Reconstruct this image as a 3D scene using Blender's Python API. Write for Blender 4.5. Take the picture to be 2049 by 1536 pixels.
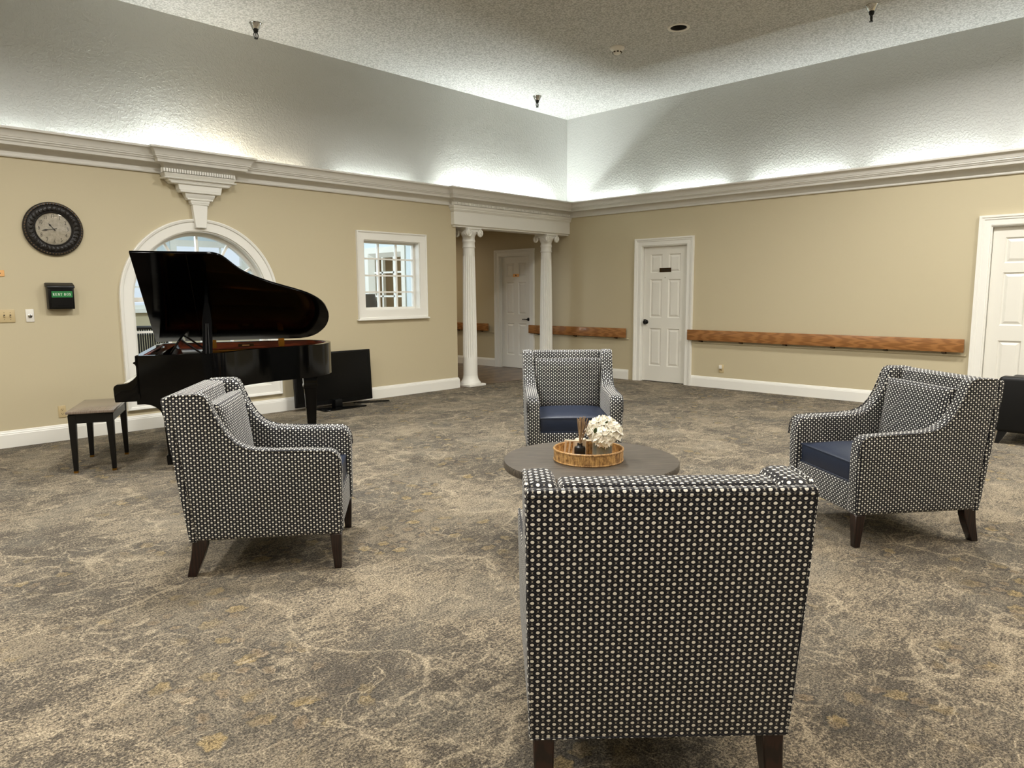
import bpy, bmesh, math, random
from mathutils import Vector, Matrix
from mathutils.geometry import tessellate_polygon
random.seed(7)
PI = math.pi
S = bpy.context.scene
C = S.collection
for o in list(bpy.data.objects):
    bpy.data.objects.remove(o)

# ------------------------------------------------------------------ camera
YAW, PITCH, ROLL, FOC = 0.770787, 0.128328, -0.005871, 1411.4
cy, sy, cp, sp = math.cos(YAW), math.sin(YAW), math.cos(PITCH), math.sin(PITCH)
fwd = Vector((cy * cp, sy * cp, -sp)); rgt = Vector((sy, -cy, 0)); upv = rgt.cross(fwd)
cr, sr = math.cos(ROLL), math.sin(ROLL)
r2 = rgt * cr + upv * sr; u2 = upv * cr - rgt * sr
cam = bpy.data.cameras.new('camera'); cam.sensor_width = 36; cam.lens = FOC / 2049 * 36
cam.clip_start = 0.05; cam.clip_end = 200
camo = bpy.data.objects.new('camera', cam); C.objects.link(camo)
M = Matrix.Identity(4)
for i in range(3):
    M[i][0] = r2[i]; M[i][1] = u2[i]; M[i][2] = -fwd[i]
M[0][3], M[1][3], M[2][3] = 0, 0, 1.37
camo.matrix_world = M
S.camera = camo

# ------------------------------------------------------------------ view, world, large lights
S.view_settings.view_transform = 'Standard'; S.view_settings.look = 'None'
S.view_settings.exposure = 0.14; S.view_settings.gamma = 1; S.view_settings.use_curve_mapping = False
W = bpy.data.worlds.new('world'); S.world = W; W.use_nodes = True
W.node_tree.nodes['Background'].inputs[0].default_value = (0.80, 0.90, 1.0, 1)
W.node_tree.nodes['Background'].inputs[1].default_value = 0.9

LW, RW, BX, BY, ZC = 7.688, 9.248, -4.6, -4.6, 4.17     # left wall y, right wall x, far ends, ceiling
FILL_W, COVE_W = 42.0, 34.0
COVE_COL, COVE_WARM = (0.93, 1.0, 0.99), (1.0, 0.90, 0.72)

def area(name, loc, sx, sy_, power, col, rot=(0, 0, 0), shape='RECTANGLE', spread=None):
    l = bpy.data.lights.new(name, 'AREA'); l.shape = shape; l.size = sx
    if shape in ('RECTANGLE', 'ELLIPSE'): l.size_y = sy_
    l.energy = power; l.color = col
    if spread: l.spread = spread
    o = bpy.data.objects.new(name, l); C.objects.link(o); o.location = loc; o.rotation_euler = rot
    return o

# fluorescent strips lying in the cove behind the cornice, all round the room
COVES = [(1.25, 0.9), (2.49, 1.3), (3.86, 0.95), (5.43, 1.2), (6.95, 1.1), (8.25, 1.1)]
for k, (x, s) in enumerate([(-3.6, 1), (-2.3, 1), (-1.0, 1), (0.2, 1)] + COVES):
    area('cove_strip_light', (x, LW - 0.085, 2.70), 1.16, 0.05, COVE_W * 0.72 * s, COVE_WARM if k == 6 else COVE_COL, (PI, 0, 0))
for y in [6.85, 5.42, 3.85, 2.35, 0.9, -0.5, -1.9, -3.3]:
    area('cove_strip_light', (RW - 0.085, y, 2.70), 0.05, 1.16, COVE_W * 1.7, COVE_COL, (PI, 0, 0))
for q in [-3.4, -2.0, -0.6, 0.8, 2.2, 3.6, 5.0, 6.4]:
    area('cove_strip_light', (BX + 0.085, q, 2.70), 0.05, 1.16, COVE_W, COVE_COL, (PI, 0, 0))
    area('cove_strip_light', (q + 0.6, BY + 0.085, 2.70), 1.16, 0.05, COVE_W, COVE_COL, (PI, 0, 0))
# added fill disks below the ceiling, all unseen above and behind the frame; the recessed can in view is off
CAN = (6.964, 4.251)
FILLS = [(x, y) for x in (-2.6, -0.2, 2.2, 4.6, 7.0) for y in (-2.95, -0.55, 1.85, 4.25) if (x, y) != (7.0, 4.25)]
FILL_NEAR, FILL_FAR = (1.0, 0.89, 0.75), (1.0, 0.985, 0.94)      # warm fill near the camera, cooler fill at the far side
for (x, y) in FILLS:
    far = x > 6.0 or y > 4.0
    area('ceiling_fill', (x, y, ZC - 0.03), 0.50, 0.50, FILL_W * (2.15 if far else 0.18 if x > 2 and y > 1 else 0.62), FILL_FAR if far else FILL_NEAR, (0, 0, 0), 'DISK', 2.82)
# sunroom behind the left wall: window daylight plus an added overhead fill; hall fill also added
area('sunroom_daylight', (1.0, 11.7, 1.9), 5.0, 1.6, 210, (0.84, 0.93, 1.0), (math.radians(-90), 0, 0))
area('sunroom_fill', (4.6, 9.6, 2.92), 1.2, 1.2, 75, (0.88, 0.95, 1.0), (0, 0, 0))
area('hall_fill', (8.0, 11.2, 2.44), 0.6, 0.6, 16, (1.0, 0.84, 0.62), (0, 0, 0))

# ------------------------------------------------------------------ materials
MATS = {}
def srgb(r, g, b):
    f = lambda c: (c / 255 / 12.92) if c <= 10 else ((c / 255 + 0.055) / 1.055) ** 2.4
    return (f(r), f(g), f(b), 1)
class NT:
    def __init__(s, name):
        s.m = bpy.data.materials.new(name); s.m.use_nodes = True; s.t = s.m.node_tree
        s.b = s.t.nodes['Principled BSDF']; s.out = s.t.nodes['Material Output']; MATS[name] = s.m
    def n(s, typ, **kw):
        nd = s.t.nodes.new(typ)
        for k, v in kw.items():
            if k.startswith('i_'):
                nd.inputs[k[2:].replace('_', ' ')].default_value = v
            else: setattr(nd, k, v)
        return nd
    def l(s, a, b): s.t.links.new(a, b)
    def math(s, op, a, b=None, c=None, clamp=False):
        nd = s.t.nodes.new('ShaderNodeMath'); nd.operation = op; nd.use_clamp = clamp
        for i, v in enumerate((a, b, c)):
            if v is None: continue
            if isinstance(v, (int, float)): nd.inputs[i].default_value = v
            else: s.l(v, nd.inputs[i])
        return nd.outputs[0]
    def mix(s, f, a, b, blend='MIX'):
        nd = s.t.nodes.new('ShaderNodeMix'); nd.data_type = 'RGBA'; nd.blend_type = blend
        for v, i in ((f, 0), (a, 6), (b, 7)):
            if isinstance(v, (int, float)): nd.inputs[i].default_value = v
            elif isinstance(v, tuple): nd.inputs[i].default_value = v
            else: s.l(v, nd.inputs[i])
        return nd.outputs[2]
    def ramp(s, f, lo, hi):
        nd = s.t.nodes.new('ShaderNodeMapRange'); nd.interpolation_type = 'SMOOTHSTEP'
        s.l(f, nd.inputs[0]); nd.inputs[1].default_value = lo; nd.inputs[2].default_value = hi
        return nd.outputs[0]
    def noise(s, vec, scale, detail=2.0, rough=0.5, dist=0.0):
        nd = s.t.nodes.new('ShaderNodeTexNoise'); nd.inputs['Scale'].default_value = scale
        nd.inputs['Detail'].default_value = detail; nd.inputs['Roughness'].default_value = rough
        nd.inputs['Distortion'].default_value = dist
        s.l(vec, nd.inputs['Vector']); return nd.outputs[0]
    def mapping(s, vec, scale=(1, 1, 1), rot=(0, 0, 0)):
        nd = s.t.nodes.new('ShaderNodeMapping'); nd.inputs['Scale'].default_value = scale; nd.inputs['Rotation'].default_value = rot
        s.l(vec, nd.inputs['Vector']); return nd.outputs[0]
    def bump(s, h, strength, dist=0.01):
        nd = s.t.nodes.new('ShaderNodeBump'); nd.inputs['Strength'].default_value = strength; nd.inputs['Distance'].default_value = dist
        s.l(h, nd.inputs['Height']); s.l(nd.outputs[0], s.b.inputs['Normal'])
    def obj(s): return s.n('ShaderNodeTexCoord').outputs['Object']
    def uv(s): return s.n('ShaderNodeTexCoord').outputs['UV']

def plain(name, col, rough=0.5, metal=0.0, coat=0.0, emit=None, estr=0, spec=None):
    t = NT(name); t.b.inputs['Base Color'].default_value = col; t.b.inputs['Roughness'].default_value = rough
    t.b.inputs['Metallic'].default_value = metal; t.b.inputs['Coat Weight'].default_value = coat
    if spec is not None: t.b.inputs['Specular IOR Level'].default_value = spec
    if emit: t.b.inputs['Emission Color'].default_value = emit; t.b.inputs['Emission Strength'].default_value = estr
    return t.m

def painted(name, col, bscale, bstr, rough=0.6, var=0.03):
    t = NT(name); p = t.obj(); n = t.noise(p, bscale, 3, 0.6)
    n2 = t.noise(p, 0.7, 3)
    c2 = tuple(c * (1 - var * 2) for c in col[:3]) + (1,)
    t.l(t.mix(n2, col, c2), t.b.inputs['Base Color']); t.b.inputs['Roughness'].default_value = rough
    t.bump(n, bstr, 0.004); return t.m

painted('beige_paint', srgb(197, 185, 154), 120, 0.08, 0.55)
painted('hall_paint', srgb(197, 183, 152), 120, 0.08, 0.6)
painted('white_trim', srgb(236, 234, 226), 30, 0.02, 0.38, 0.01)
painted('cornice_shaded', srgb(218, 215, 207), 30, 0.02, 0.4, 0.01)  # trim white greyed down: the shade under the crown is put into the colour
painted('white_door', srgb(230, 227, 217), 60, 0.03, 0.35, 0.01)
painted('sunroom_paint', srgb(214, 226, 232), 60, 0.03, 0.6, 0.01)

def knockdown():
    t = NT('knockdown_plaster'); p = t.obj()
    a = t.noise(p, 36, 3, 0.55, 0.6); b = t.noise(p, 130, 2)
    h = t.math('ADD', t.ramp(a, 0.44, 0.60), t.math('MULTIPLY', b, 0.25))
    t.b.inputs['Base Color'].default_value = srgb(186, 186, 181); t.b.inputs['Roughness'].default_value = 0.42
    t.bump(h, 0.38, 0.006)
knockdown()
def popcorn():
    t = NT('popcorn_ceiling'); p = t.obj()
    v = t.n('ShaderNodeTexVoronoi'); v.inputs['Scale'].default_value = 52; t.l(p, v.inputs['Vector'])
    a = t.noise(p, 44, 4, 0.7)
    h = t.math('ADD', a, t.math('MULTIPLY', v.outputs[0], -0.6))
    c = t.mix(t.ramp(h, 0.0, 0.4), srgb(164, 163, 158), srgb(206, 205, 200))
    t.l(c, t.b.inputs['Base Color']); t.b.inputs['Roughness'].default_value = 0.9
    t.bump(h, 0.40, 0.008)
popcorn()

def carpet():
    t = NT('carpet'); p = t.obj()
    warp = t.n('ShaderNodeTexNoise'); warp.inputs['Scale'].default_value = 5; warp.inputs['Detail'].default_value = 2; t.l(p, warp.inputs['Vector'])
    wv = t.n('ShaderNodeVectorMath', operation='SCALE'); wv.inputs['Scale'].default_value = 0.12
    t.l(warp.outputs[1], wv.inputs[0])
    add = t.n('ShaderNodeVectorMath', operation='ADD'); t.l(p, add.inputs[0]); t.l(wv.outputs[0], add.inputs[1])
    q = add.outputs[0]
    patch = t.noise(q, 1.7, 3, 0.55)
    mid = t.noise(q, 11, 5, 0.75)
    fine = t.noise(p, 80, 3, 0.7)
    streak = t.noise(t.mapping(q, (9, 46, 9), (0, 0, math.radians(-8))), 1.0, 4, 0.72)
    f = t.math('ADD', t.math('ADD', t.math('MULTIPLY', patch, 0.55), t.math('MULTIPLY', fine, 1.0)), t.math('ADD', t.math('MULTIPLY', mid, 0.5), t.math('MULTIPLY', streak, 0.45)))
    f = t.ramp(f, 1.12, 1.40)
    base = t.mix(f, srgb(97, 91, 83), srgb(167, 154, 133))
    tint = t.ramp(t.noise(q, 2.4, 2), 0.50, 0.68)
    base = t.mix(t.math('MULTIPLY', tint, 0.35), base, srgb(122, 118, 109))
    med = t.noise(q, 1.35, 1.5, 0.4)
    medm = t.ramp(med, 0.49, 0.56)
    base = t.mix(t.math('MULTIPLY', medm, 0.28), base, srgb(98, 93, 86))
    wear = t.ramp(t.noise(p, 3.1, 3, 0.6), 0.36, 0.62)
    for (sc, off, col, amt) in ((6.4, 0, srgb(184, 161, 116), 0.62), (9.5, 3.7, srgb(176, 155, 128), 0.45)):
        mp = t.n('ShaderNodeMapping'); mp.inputs['Location'].default_value = (off, off * 0.7, 0); t.l(q, mp.inputs['Vector'])
        v = t.n('ShaderNodeTexVoronoi', voronoi_dimensions='2D'); v.inputs['Scale'].default_value = sc; v.inputs['Randomness'].default_value = 0.85
        t.l(mp.outputs[0], v.inputs['Vector'])
        rel = t.n('ShaderNodeVectorMath', operation='SUBTRACT'); t.l(mp.outputs[0], rel.inputs[0]); t.l(v.outputs['Position'], rel.inputs[1])
        rx = t.n('ShaderNodeSeparateXYZ'); t.l(rel.outputs[0], rx.inputs[0])
        ang = t.math('ARCTAN2', rx.outputs[1], rx.outputs[0])
        d = t.math('ADD', v.outputs['Distance'], t.math('MULTIPLY', t.math('SUBTRACT', mid, 0.5), 0.16))
        d = t.math('ADD', d, t.math('MULTIPLY', t.math('COSINE', t.math('MULTIPLY', ang, 6.0)), 0.030))
        sep = t.n('ShaderNodeSeparateColor'); t.l(v.outputs['Color'], sep.inputs[0])
        rnd = t.math('MULTIPLY', t.math('MULTIPLY', t.math('GREATER_THAN', sep.outputs[0], 0.45), wear), medm)
        m = t.math('MULTIPLY', t.math('SUBTRACT', 1.0, t.ramp(d, 0.19, 0.26)), rnd)
        halo = t.math('MULTIPLY', t.math('SUBTRACT', 1.0, t.ramp(d, 0.30, 0.46)), rnd)
        base = t.mix(t.math('MULTIPLY', halo, 0.60), base, srgb(82, 80, 76))
        base = t.mix(t.math('MULTIPLY', m, amt), base, col)
        core = t.math('MULTIPLY', t.math('SUBTRACT', 1.0, t.ramp(d, 0.05, 0.09)), m)
        base = t.mix(t.math('MULTIPLY', core, 0.7), base, srgb(104, 92, 72))
    for src, lev, w in ((med, 0.495, 0.005), (patch, 0.47, 0.004), (t.noise(q, 2.6, 2.5, 0.5, 0.8), 0.5, 0.005), (t.noise(q, 4.2, 2, 0.5, 1.2), 0.46, 0.006)):
        ln = t.math('SUBTRACT', 1.0, t.ramp(t.math('ABSOLUTE', t.math('SUBTRACT', src, lev)), w * 0.4, w * 1.6))
        brk = t.ramp(t.math('ADD', mid, t.math('MULTIPLY', streak, 0.6)), 0.62, 0.86)
        base = t.mix(t.math('MULTIPLY', t.math('MULTIPLY', ln, brk), 0.5), base, srgb(192, 178, 154))
    pile = t.noise(p, 300, 2, 0.7); pile2 = t.noise(p, 140, 2, 0.6)
    pf = t.math('ADD', t.math('MULTIPLY', pile, 0.9), t.math('MULTIPLY', pile2, 1.0))
    pf = t.ramp(pf, 0.70, 1.20)
    base = t.mix(1.0, base, t.mix(pf, (0.30, 0.30, 0.30, 1), (1.36, 1.36, 1.34, 1)), 'MULTIPLY')
    t.l(base, t.b.inputs['Base Color']); t.b.inputs['Roughness'].default_value = 0.95
    t.b.inputs['Specular IOR Level'].default_value = 0.1
    t.bump(pf, 0.55, 0.006)
carpet()

def wood(name, c1, c2, scale, stretch, rough=0.45, bands=9.0, coat=0.0, uvm=False):
    t = NT(name); p = t.mapping(t.uv() if uvm else t.obj(), stretch)
    n = t.noise(p, scale, 5, 0.62, 0.6)
    wv = t.n('ShaderNodeTexWave', wave_type='BANDS', bands_direction='Y'); wv.inputs['Scale'].default_value = bands
    wv.inputs['Distortion'].default_value = 9; wv.inputs['Detail'].default_value = 3; wv.inputs['Detail Scale'].default_value = 1.2
    t.l(p, wv.inputs['Vector'])
    f = t.math('ADD', t.math('MULTIPLY', n, 0.6), t.math('MULTIPLY', wv.outputs[1], 0.4))
    t.l(t.mix(t.ramp(f, 0.36, 0.64), c1, c2), t.b.inputs['Base Color'])
    t.b.inputs['Roughness'].default_value = rough; t.b.inputs['Coat Weight'].default_value = coat
    t.bump(f, 0.08, 0.003)
wood('oak_rail', srgb(134, 88, 44), srgb(160, 109, 60), 3, (8, 1.2, 16), 0.38, 1.2, 0.1)
wood('table_wood', srgb(38, 35, 31), srgb(104, 95, 83), 4, (1.6, 22, 8), 0.45, 1.3)
wood('hall_wood', srgb(78, 60, 44), srgb(112, 90, 68), 5, (3, 1, 1), 0.3, 1.0)
wood('espresso', srgb(20, 10, 8), srgb(40, 21, 16), 9, (20, 20, 2), 0.3, 1.0, 0.2)
wood('inner_rim_wood', srgb(88, 36, 20), srgb(132, 60, 34), 5, (2, 2, 20), 0.3, 1.0, 0.3)
wood('soundboard', srgb(176, 116, 58), srgb(214, 160, 92), 5, (2, 30, 2), 0.3, 1.0, 0.3)
wood('bench_top', srgb(112, 99, 88), srgb(124, 110, 98), 5, (2, 20, 2), 0.25, 1.0, 0.3)
wood('pale_wood', srgb(206, 180, 148), srgb(232, 212, 186), 9, (2, 2, 12), 0.6, 1.0)
wood('reed_wood', srgb(148, 122, 92), srgb(198, 172, 138), 20, (2, 2, 2), 0.7, 1.0)
def rattan():
    t = NT('rattan'); p = t.obj()
    n = t.noise(p, 45, 4, 0.7); n2 = t.noise(t.mapping(p, (1, 1, 0.15)), 160, 2)
    f = t.math('ADD', t.math('MULTIPLY', n, 0.6), t.math('MULTIPLY', n2, 0.45))
    t.l(t.mix(t.ramp(f, 0.34, 0.68), srgb(98, 62, 30), srgb(212, 168, 106)), t.b.inputs['Base Color']); t.b.inputs['Roughness'].default_value = 0.4
rattan()

def eye_fabric():
    # woven lattice of dark eyes with pale pupils, laid out in metres through the UVs
    t = NT('eye_fabric'); uv = t.uv()
    A, B = 0.0300, 0.0240
    jit = t.n('ShaderNodeTexNoise'); jit.inputs['Scale'].default_value = 160; t.l(uv, jit.inputs['Vector'])
    sepj = t.n('ShaderNodeSeparateColor'); t.l(jit.outputs[1], sepj.inputs[0])
    sx = t.n('ShaderNodeSeparateXYZ'); t.l(uv, sx.inputs[0])
    X = t.math('ADD', sx.outputs[0], t.math('MULTIPLY', t.math('SUBTRACT', sepj.outputs[0], 0.5), 0.0026))
    Y = t.math('ADD', sx.outputs[1], t.math('MULTIPLY', t.math('SUBTRACT', sepj.outputs[1], 0.5), 0.0026))
    dots, eyes = [], []
    for off in (0.0, 0.5):
        dx = t.math('MULTIPLY', t.math('SUBTRACT', t.math('FRACT', t.math('ADD', t.math('DIVIDE', X, A), off)), 0.5), A)
        dy = t.math('MULTIPLY', t.math('SUBTRACT', t.math('FRACT', t.math('ADD', t.math('DIVIDE', Y, B), off)), 0.5), B)
        ax, ay = t.math('ABSOLUTE', dx), t.math('ABSOLUTE', dy)
        dots.append(t.math('ADD', t.math('POWER', t.math('DIVIDE', ax, 0.0050), 2.0), t.math('POWER', t.math('DIVIDE', ay, 0.0042), 2.0)))
        eyes.append(t.math('ADD', t.math('POWER', t.math('DIVIDE', ax, 0.0135), 1.35), t.math('POWER', t.math('DIVIDE', ay, 0.0095), 1.6)))
    dot = t.math('MINIMUM', dots[0], dots[1]); eye = t.math('MINIMUM', eyes[0], eyes[1])
    bg = t.mix(t.ramp(eye, 0.98, 1.12), srgb(11, 12, 21), srgb(172, 167, 154))
    line = t.math('SUBTRACT', 1.0, t.ramp(t.math('ABSOLUTE', t.math('SUBTRACT', eye, 0.93)), 0.02, 0.07))
    bg = t.mix(t.math('MULTIPLY', line, 0.30), bg, srgb(120, 122, 130))
    col = t.mix(t.math('SUBTRACT', 1.0, t.ramp(dot, 0.8, 1.2)), bg, srgb(240, 239, 233))
    wv = t.noise(uv, 900, 1)
    col = t.mix(0.35, col, t.mix(wv, (0.55, 0.55, 0.55, 1), (1.3, 1.3, 1.3, 1)), 'MULTIPLY')
    t.l(col, t.b.inputs['Base Color']); t.b.inputs['Roughness'].default_value = 0.85
    t.b.inputs['Sheen Weight'].default_value = 0.15; t.b.inputs['Specular IOR Level'].default_value = 0.25
    t.bump(t.math('SUBTRACT', 1.0, t.math('MINIMUM', dot, 3.0)), 0.12, 0.002)
eye_fabric()
def leather(name, col, rough):
    t = NT(name); p = t.obj(); v = t.n('ShaderNodeTexVoronoi', feature='DISTANCE_TO_EDGE'); v.inputs['Scale'].default_value = 420; t.l(p, v.inputs['Vector'])
    n = t.noise(p, 14, 3)
    t.l(t.mix(n, col, tuple(c * 0.7 for c in col[:3]) + (1,)), t.b.inputs['Base Color']); t.b.inputs['Roughness'].default_value = rough
    t.bump(v.outputs[0], 0.15, 0.002)
leather('navy_leather', srgb(27, 39, 62), 0.40)
leather('black_leather', srgb(17, 17, 17), 0.5); MATS['black_leather'].node_tree.nodes['Principled BSDF'].inputs['Specular IOR Level'].default_value = 0.25
plain('black_lacquer', srgb(3, 3, 3), 0.08, 0, 0.0, spec=0.22)
plain('lid_lacquer', srgb(3, 3, 3), 0.12, 0, 0.0, spec=0.07)
plain('black_satin', srgb(12, 11, 10), 0.35, spec=0.3)
plain('black_plastic', srgb(10, 10, 10), 0.4, spec=0.2)
plain('screen_glass', srgb(7, 7, 7), 0.15, spec=0.15)
plain('brass', srgb(190, 142, 62), 0.3, 1.0)
plain('bright_brass', srgb(240, 188, 128), 0.35, 0.4)
plain('dark_bronze', srgb(62, 44, 18), 0.4, 0.6)
plain('chrome', srgb(200, 200, 196), 0.15, 1.0)
plain('dark_metal', srgb(34, 33, 31), 0.4, 0.7)
plain('felt_red', srgb(120, 40, 30), 0.9)
plain('ivory_key', srgb(226, 222, 210), 0.25)
plain('ivory_plastic', srgb(196, 176, 134), 0.4)
plain('white_plastic', srgb(226, 222, 212), 0.4)
plain('slot_dark', srgb(60, 50, 36), 0.6)
plain('label_green', srgb(38, 120, 62), 0.5)
plain('label_white', srgb(238, 238, 230), 0.5)
plain('print_black', srgb(24, 20, 18), 0.6)
plain('clock_frame', srgb(34, 30, 27), 0.42, 0.1)
plain('clock_bead', srgb(96, 76, 50), 0.4, 0.5)
plain('bottle_black', srgb(14, 14, 15), 0.35)
plain('leaf_green', srgb(56, 72, 38), 0.5)
plain('stem_green', srgb(100, 116, 70), 0.5)
plain('wicker_black', srgb(30, 28, 27), 0.5)
plain('shade_black', srgb(30, 29, 32), 0.7)
plain('cream_box', srgb(222, 206, 180), 0.6)
plain('can_inside', srgb(44, 43, 41), 0.6)
plain('bulb_off', srgb(150, 148, 142), 0.4)
plain('trough_white', srgb(210, 208, 200), 0.7)
plain('window_blind', srgb(216, 186, 128), 0.8)
def petals():
    t = NT('petal'); n = t.noise(t.obj(), 60, 2)
    t.l(t.mix(n, srgb(253, 251, 242), srgb(248, 242, 224)), t.b.inputs['Base Color']); t.b.inputs['Roughness'].default_value = 0.7
    t.b.inputs['Subsurface Weight'].default_value = 0.15; t.b.inputs['Subsurface Radius'].default_value = (0.01, 0.01, 0.008)
petals()
plain('petal_heart', srgb(232, 226, 150), 0.7)
def dial():
    t = NT('clock_dial'); n = t.noise(t.obj(), 38, 5, 0.7)
    t.l(t.mix(t.ramp(n, 0.3, 0.7), srgb(172, 163, 144), srgb(206, 197, 178)), t.b.inputs['Base Color']); t.b.inputs['Roughness'].default_value = 0.6
dial()
def glassy(name, tint, gl, rough=0.02):
    m = bpy.data.materials.new(name); m.use_nodes = True; t = m.node_tree; MATS[name] = m
    t.nodes.remove(t.nodes['Principled BSDF'])
    tr = t.nodes.new('ShaderNodeBsdfTransparent'); tr.inputs[0].default_value = tint
    g = t.nodes.new('ShaderNodeBsdfGlossy'); g.inputs['Roughness'].default_value = rough; g.inputs[0].default_value = (1, 1, 1, 1)
    fr = t.nodes.new('ShaderNodeFresnel'); fr.inputs['IOR'].default_value = 1.45
    mu = t.nodes.new('ShaderNodeMath'); mu.operation = 'MULTIPLY'; mu.inputs[1].default_value = gl; t.links.new(fr.outputs[0], mu.inputs[0])
    mx = t.nodes.new('ShaderNodeMixShader'); t.links.new(mu.outputs[0], mx.inputs[0]); t.links.new(tr.outputs[0], mx.inputs[1]); t.links.new(g.outputs[0], mx.inputs[2])
    t.links.new(mx.outputs[0], t.nodes['Material Output'].inputs[0])
glassy('window_glass', (0.95, 0.97, 0.97, 1), 0.8)
glassy('clock_glass', (0.97, 0.97, 0.97, 1), 1.2)
glassy('vase_glass', (0.80, 0.83, 0.78, 1), 3.0, 0.08)
_t = MATS['vase_glass'].node_tree; _d = _t.nodes.new('ShaderNodeBsdfDiffuse'); _d.inputs[0].default_value = srgb(176, 178, 164)
_m = _t.nodes.new('ShaderNodeMixShader'); _m.inputs[0].default_value = 0.30
_o = _t.nodes['Material Output']; _src = _o.inputs[0].links[0].from_socket
_t.links.new(_src, _m.inputs[1]); _t.links.new(_d.outputs[0], _m.inputs[2]); _t.links.new(_m.outputs[0], _o.inputs[0])

# ------------------------------------------------------------------ helpers
def finish(name, bm, mat, parent=None, smooth=False, uvm=False, loc=None, rot=None, kind=None, ang=38):
    bmesh.ops.recalc_face_normals(bm, faces=bm.faces)
    me = bpy.data.meshes.new(name)
    if uvm:
        uvl = bm.loops.layers.uv.new('UVMap')
        for f in bm.faces:
            n = f.normal; ax = max(range(3), key=lambda i: abs(n[i]))
            for lp in f.loops:
                c = lp.vert.co
                lp[uvl].uv = ((c.y, c.z) if ax == 0 else (c.x, c.z) if ax == 1 else (c.x, c.y))
    bm.to_mesh(me); bm.free()
    me.materials.append(MATS[mat])
    if smooth:
        me.polygons.foreach_set('use_smooth', [True] * len(me.polygons)); me.set_sharp_from_angle(angle=math.radians(ang))
    o = bpy.data.objects.new(name, me); C.objects.link(o)
    if parent: o.parent = parent
    if loc: o.location = loc
    if rot: o.rotation_euler = rot
    if kind: o['kind'] = kind
    return o
def empty(name, loc=(0, 0, 0), rz=0.0, parent=None):
    o = bpy.data.objects.new(name, None); C.objects.link(o); o.location = loc; o.rotation_euler = (0, 0, rz)
    o.empty_display_size = 0.1
    if parent: o.parent = parent
    return o
def tag(o, label, cat, group=None):
    o['label'] = label; o['category'] = cat
    if group: o['group'] = group
    return o
def struct(o, label=None):
    o['kind'] = 'structure'
    if label: o['label'] = label
    return o
def B(): return bmesh.new()
def box(bm, x0, x1, y0, y1, z0, z1, mat=None):
    vs = [bm.verts.new(p) for p in ((x0, y0, z0), (x1, y0, z0), (x1, y1, z0), (x0, y1, z0), (x0, y0, z1), (x1, y0, z1), (x1, y1, z1), (x0, y1, z1))]
    if mat:
        for v in vs: v.co = mat @ v.co
    for f in ((0, 3, 2, 1), (4, 5, 6, 7), (0, 1, 5, 4), (1, 2, 6, 5), (2, 3, 7, 6), (3, 0, 4, 7)):
        bm.faces.new([vs[i] for i in f])
    return vs
def bevel(bm, off, seg=2, ang=30):
    bm.normal_update()
    es = [e for e in bm.edges if len(e.link_faces) == 2 and e.calc_face_angle(0) > math.radians(ang)]
    bmesh.ops.bevel(bm, geom=es, offset=off, segments=seg, profile=0.5, affect='EDGES', clamp_overlap=True)
def loft(bm, rings, closed_ring=True, cap=True):
    vr = [[bm.verts.new(p) for p in r] for r in rings]
    n = len(vr[0])
    for a, b in zip(vr[:-1], vr[1:]):
        for i in range(n if closed_ring else n - 1):
            j = (i + 1) % n
            bm.faces.new((a[i], a[j], b[j], b[i]))
    if cap and closed_ring:
        bm.faces.new(list(reversed(vr[0]))); bm.faces.new(vr[-1])
    return vr
def lathe(bm, prof, seg=24, c=(0, 0), cap=True, mat=None):
    rings = []
    for (r, z) in prof:
        rings.append([Vector((c[0] + max(r, 1e-4) * math.cos(2 * PI * k / seg), c[1] + max(r, 1e-4) * math.sin(2 * PI * k / seg), z)) for k in range(seg)])
    if mat: rings = [[mat @ p for p in r] for r in rings]
    loft(bm, rings, True, cap)
def tube(bm, pts, r, seg=8, closed=False, rfun=None):
    pts = [Vector(p) for p in pts]; n = len(pts); rings = []
    prev = None
    for i, p in enumerate(pts):
        if closed: d = pts[(i + 1) % n] - pts[i - 1]
        else: d = pts[min(i + 1, n - 1)] - pts[max(i - 1, 0)]
        d.normalize()
        ref = prev if prev is not None else (Vector((0, 0, 1)) if abs(d.z) < 0.9 else Vector((1, 0, 0)))
        a = ref - d * ref.dot(d)
        if a.length < 1e-5: a = d.orthogonal()
        a.normalize(); b = d.cross(a); prev = a
        rr = rfun(i / (n - 1)) if rfun else r
        rings.append([p + (a * math.cos(2 * PI * k / seg) + b * math.sin(2 * PI * k / seg)) * rr for k in range(seg)])
    if closed:
        vr = [[bm.verts.new(p) for p in rg] for rg in rings]
        for i in range(n):
            u, v = vr[i], vr[(i + 1) % n]
            for k in range(seg): bm.faces.new((u[k], u[(k + 1) % seg], v[(k + 1) % seg], v[k]))
    else: loft(bm, rings, True, True)
def prism(bm, poly, place, d0, d1):
    """extrude a 2D outline between depths d0 and d1; place(u, v, d) -> 3D"""
    n = len(poly)
    a = [bm.verts.new(place(u, v, d0)) for u, v in poly]; b = [bm.verts.new(place(u, v, d1)) for u, v in poly]
    bm.faces.new(a); bm.faces.new(list(reversed(b)))
    for i in range(n):
        j = (i + 1) % n; bm.faces.new((a[j], a[i], b[i], b[j]))
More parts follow.
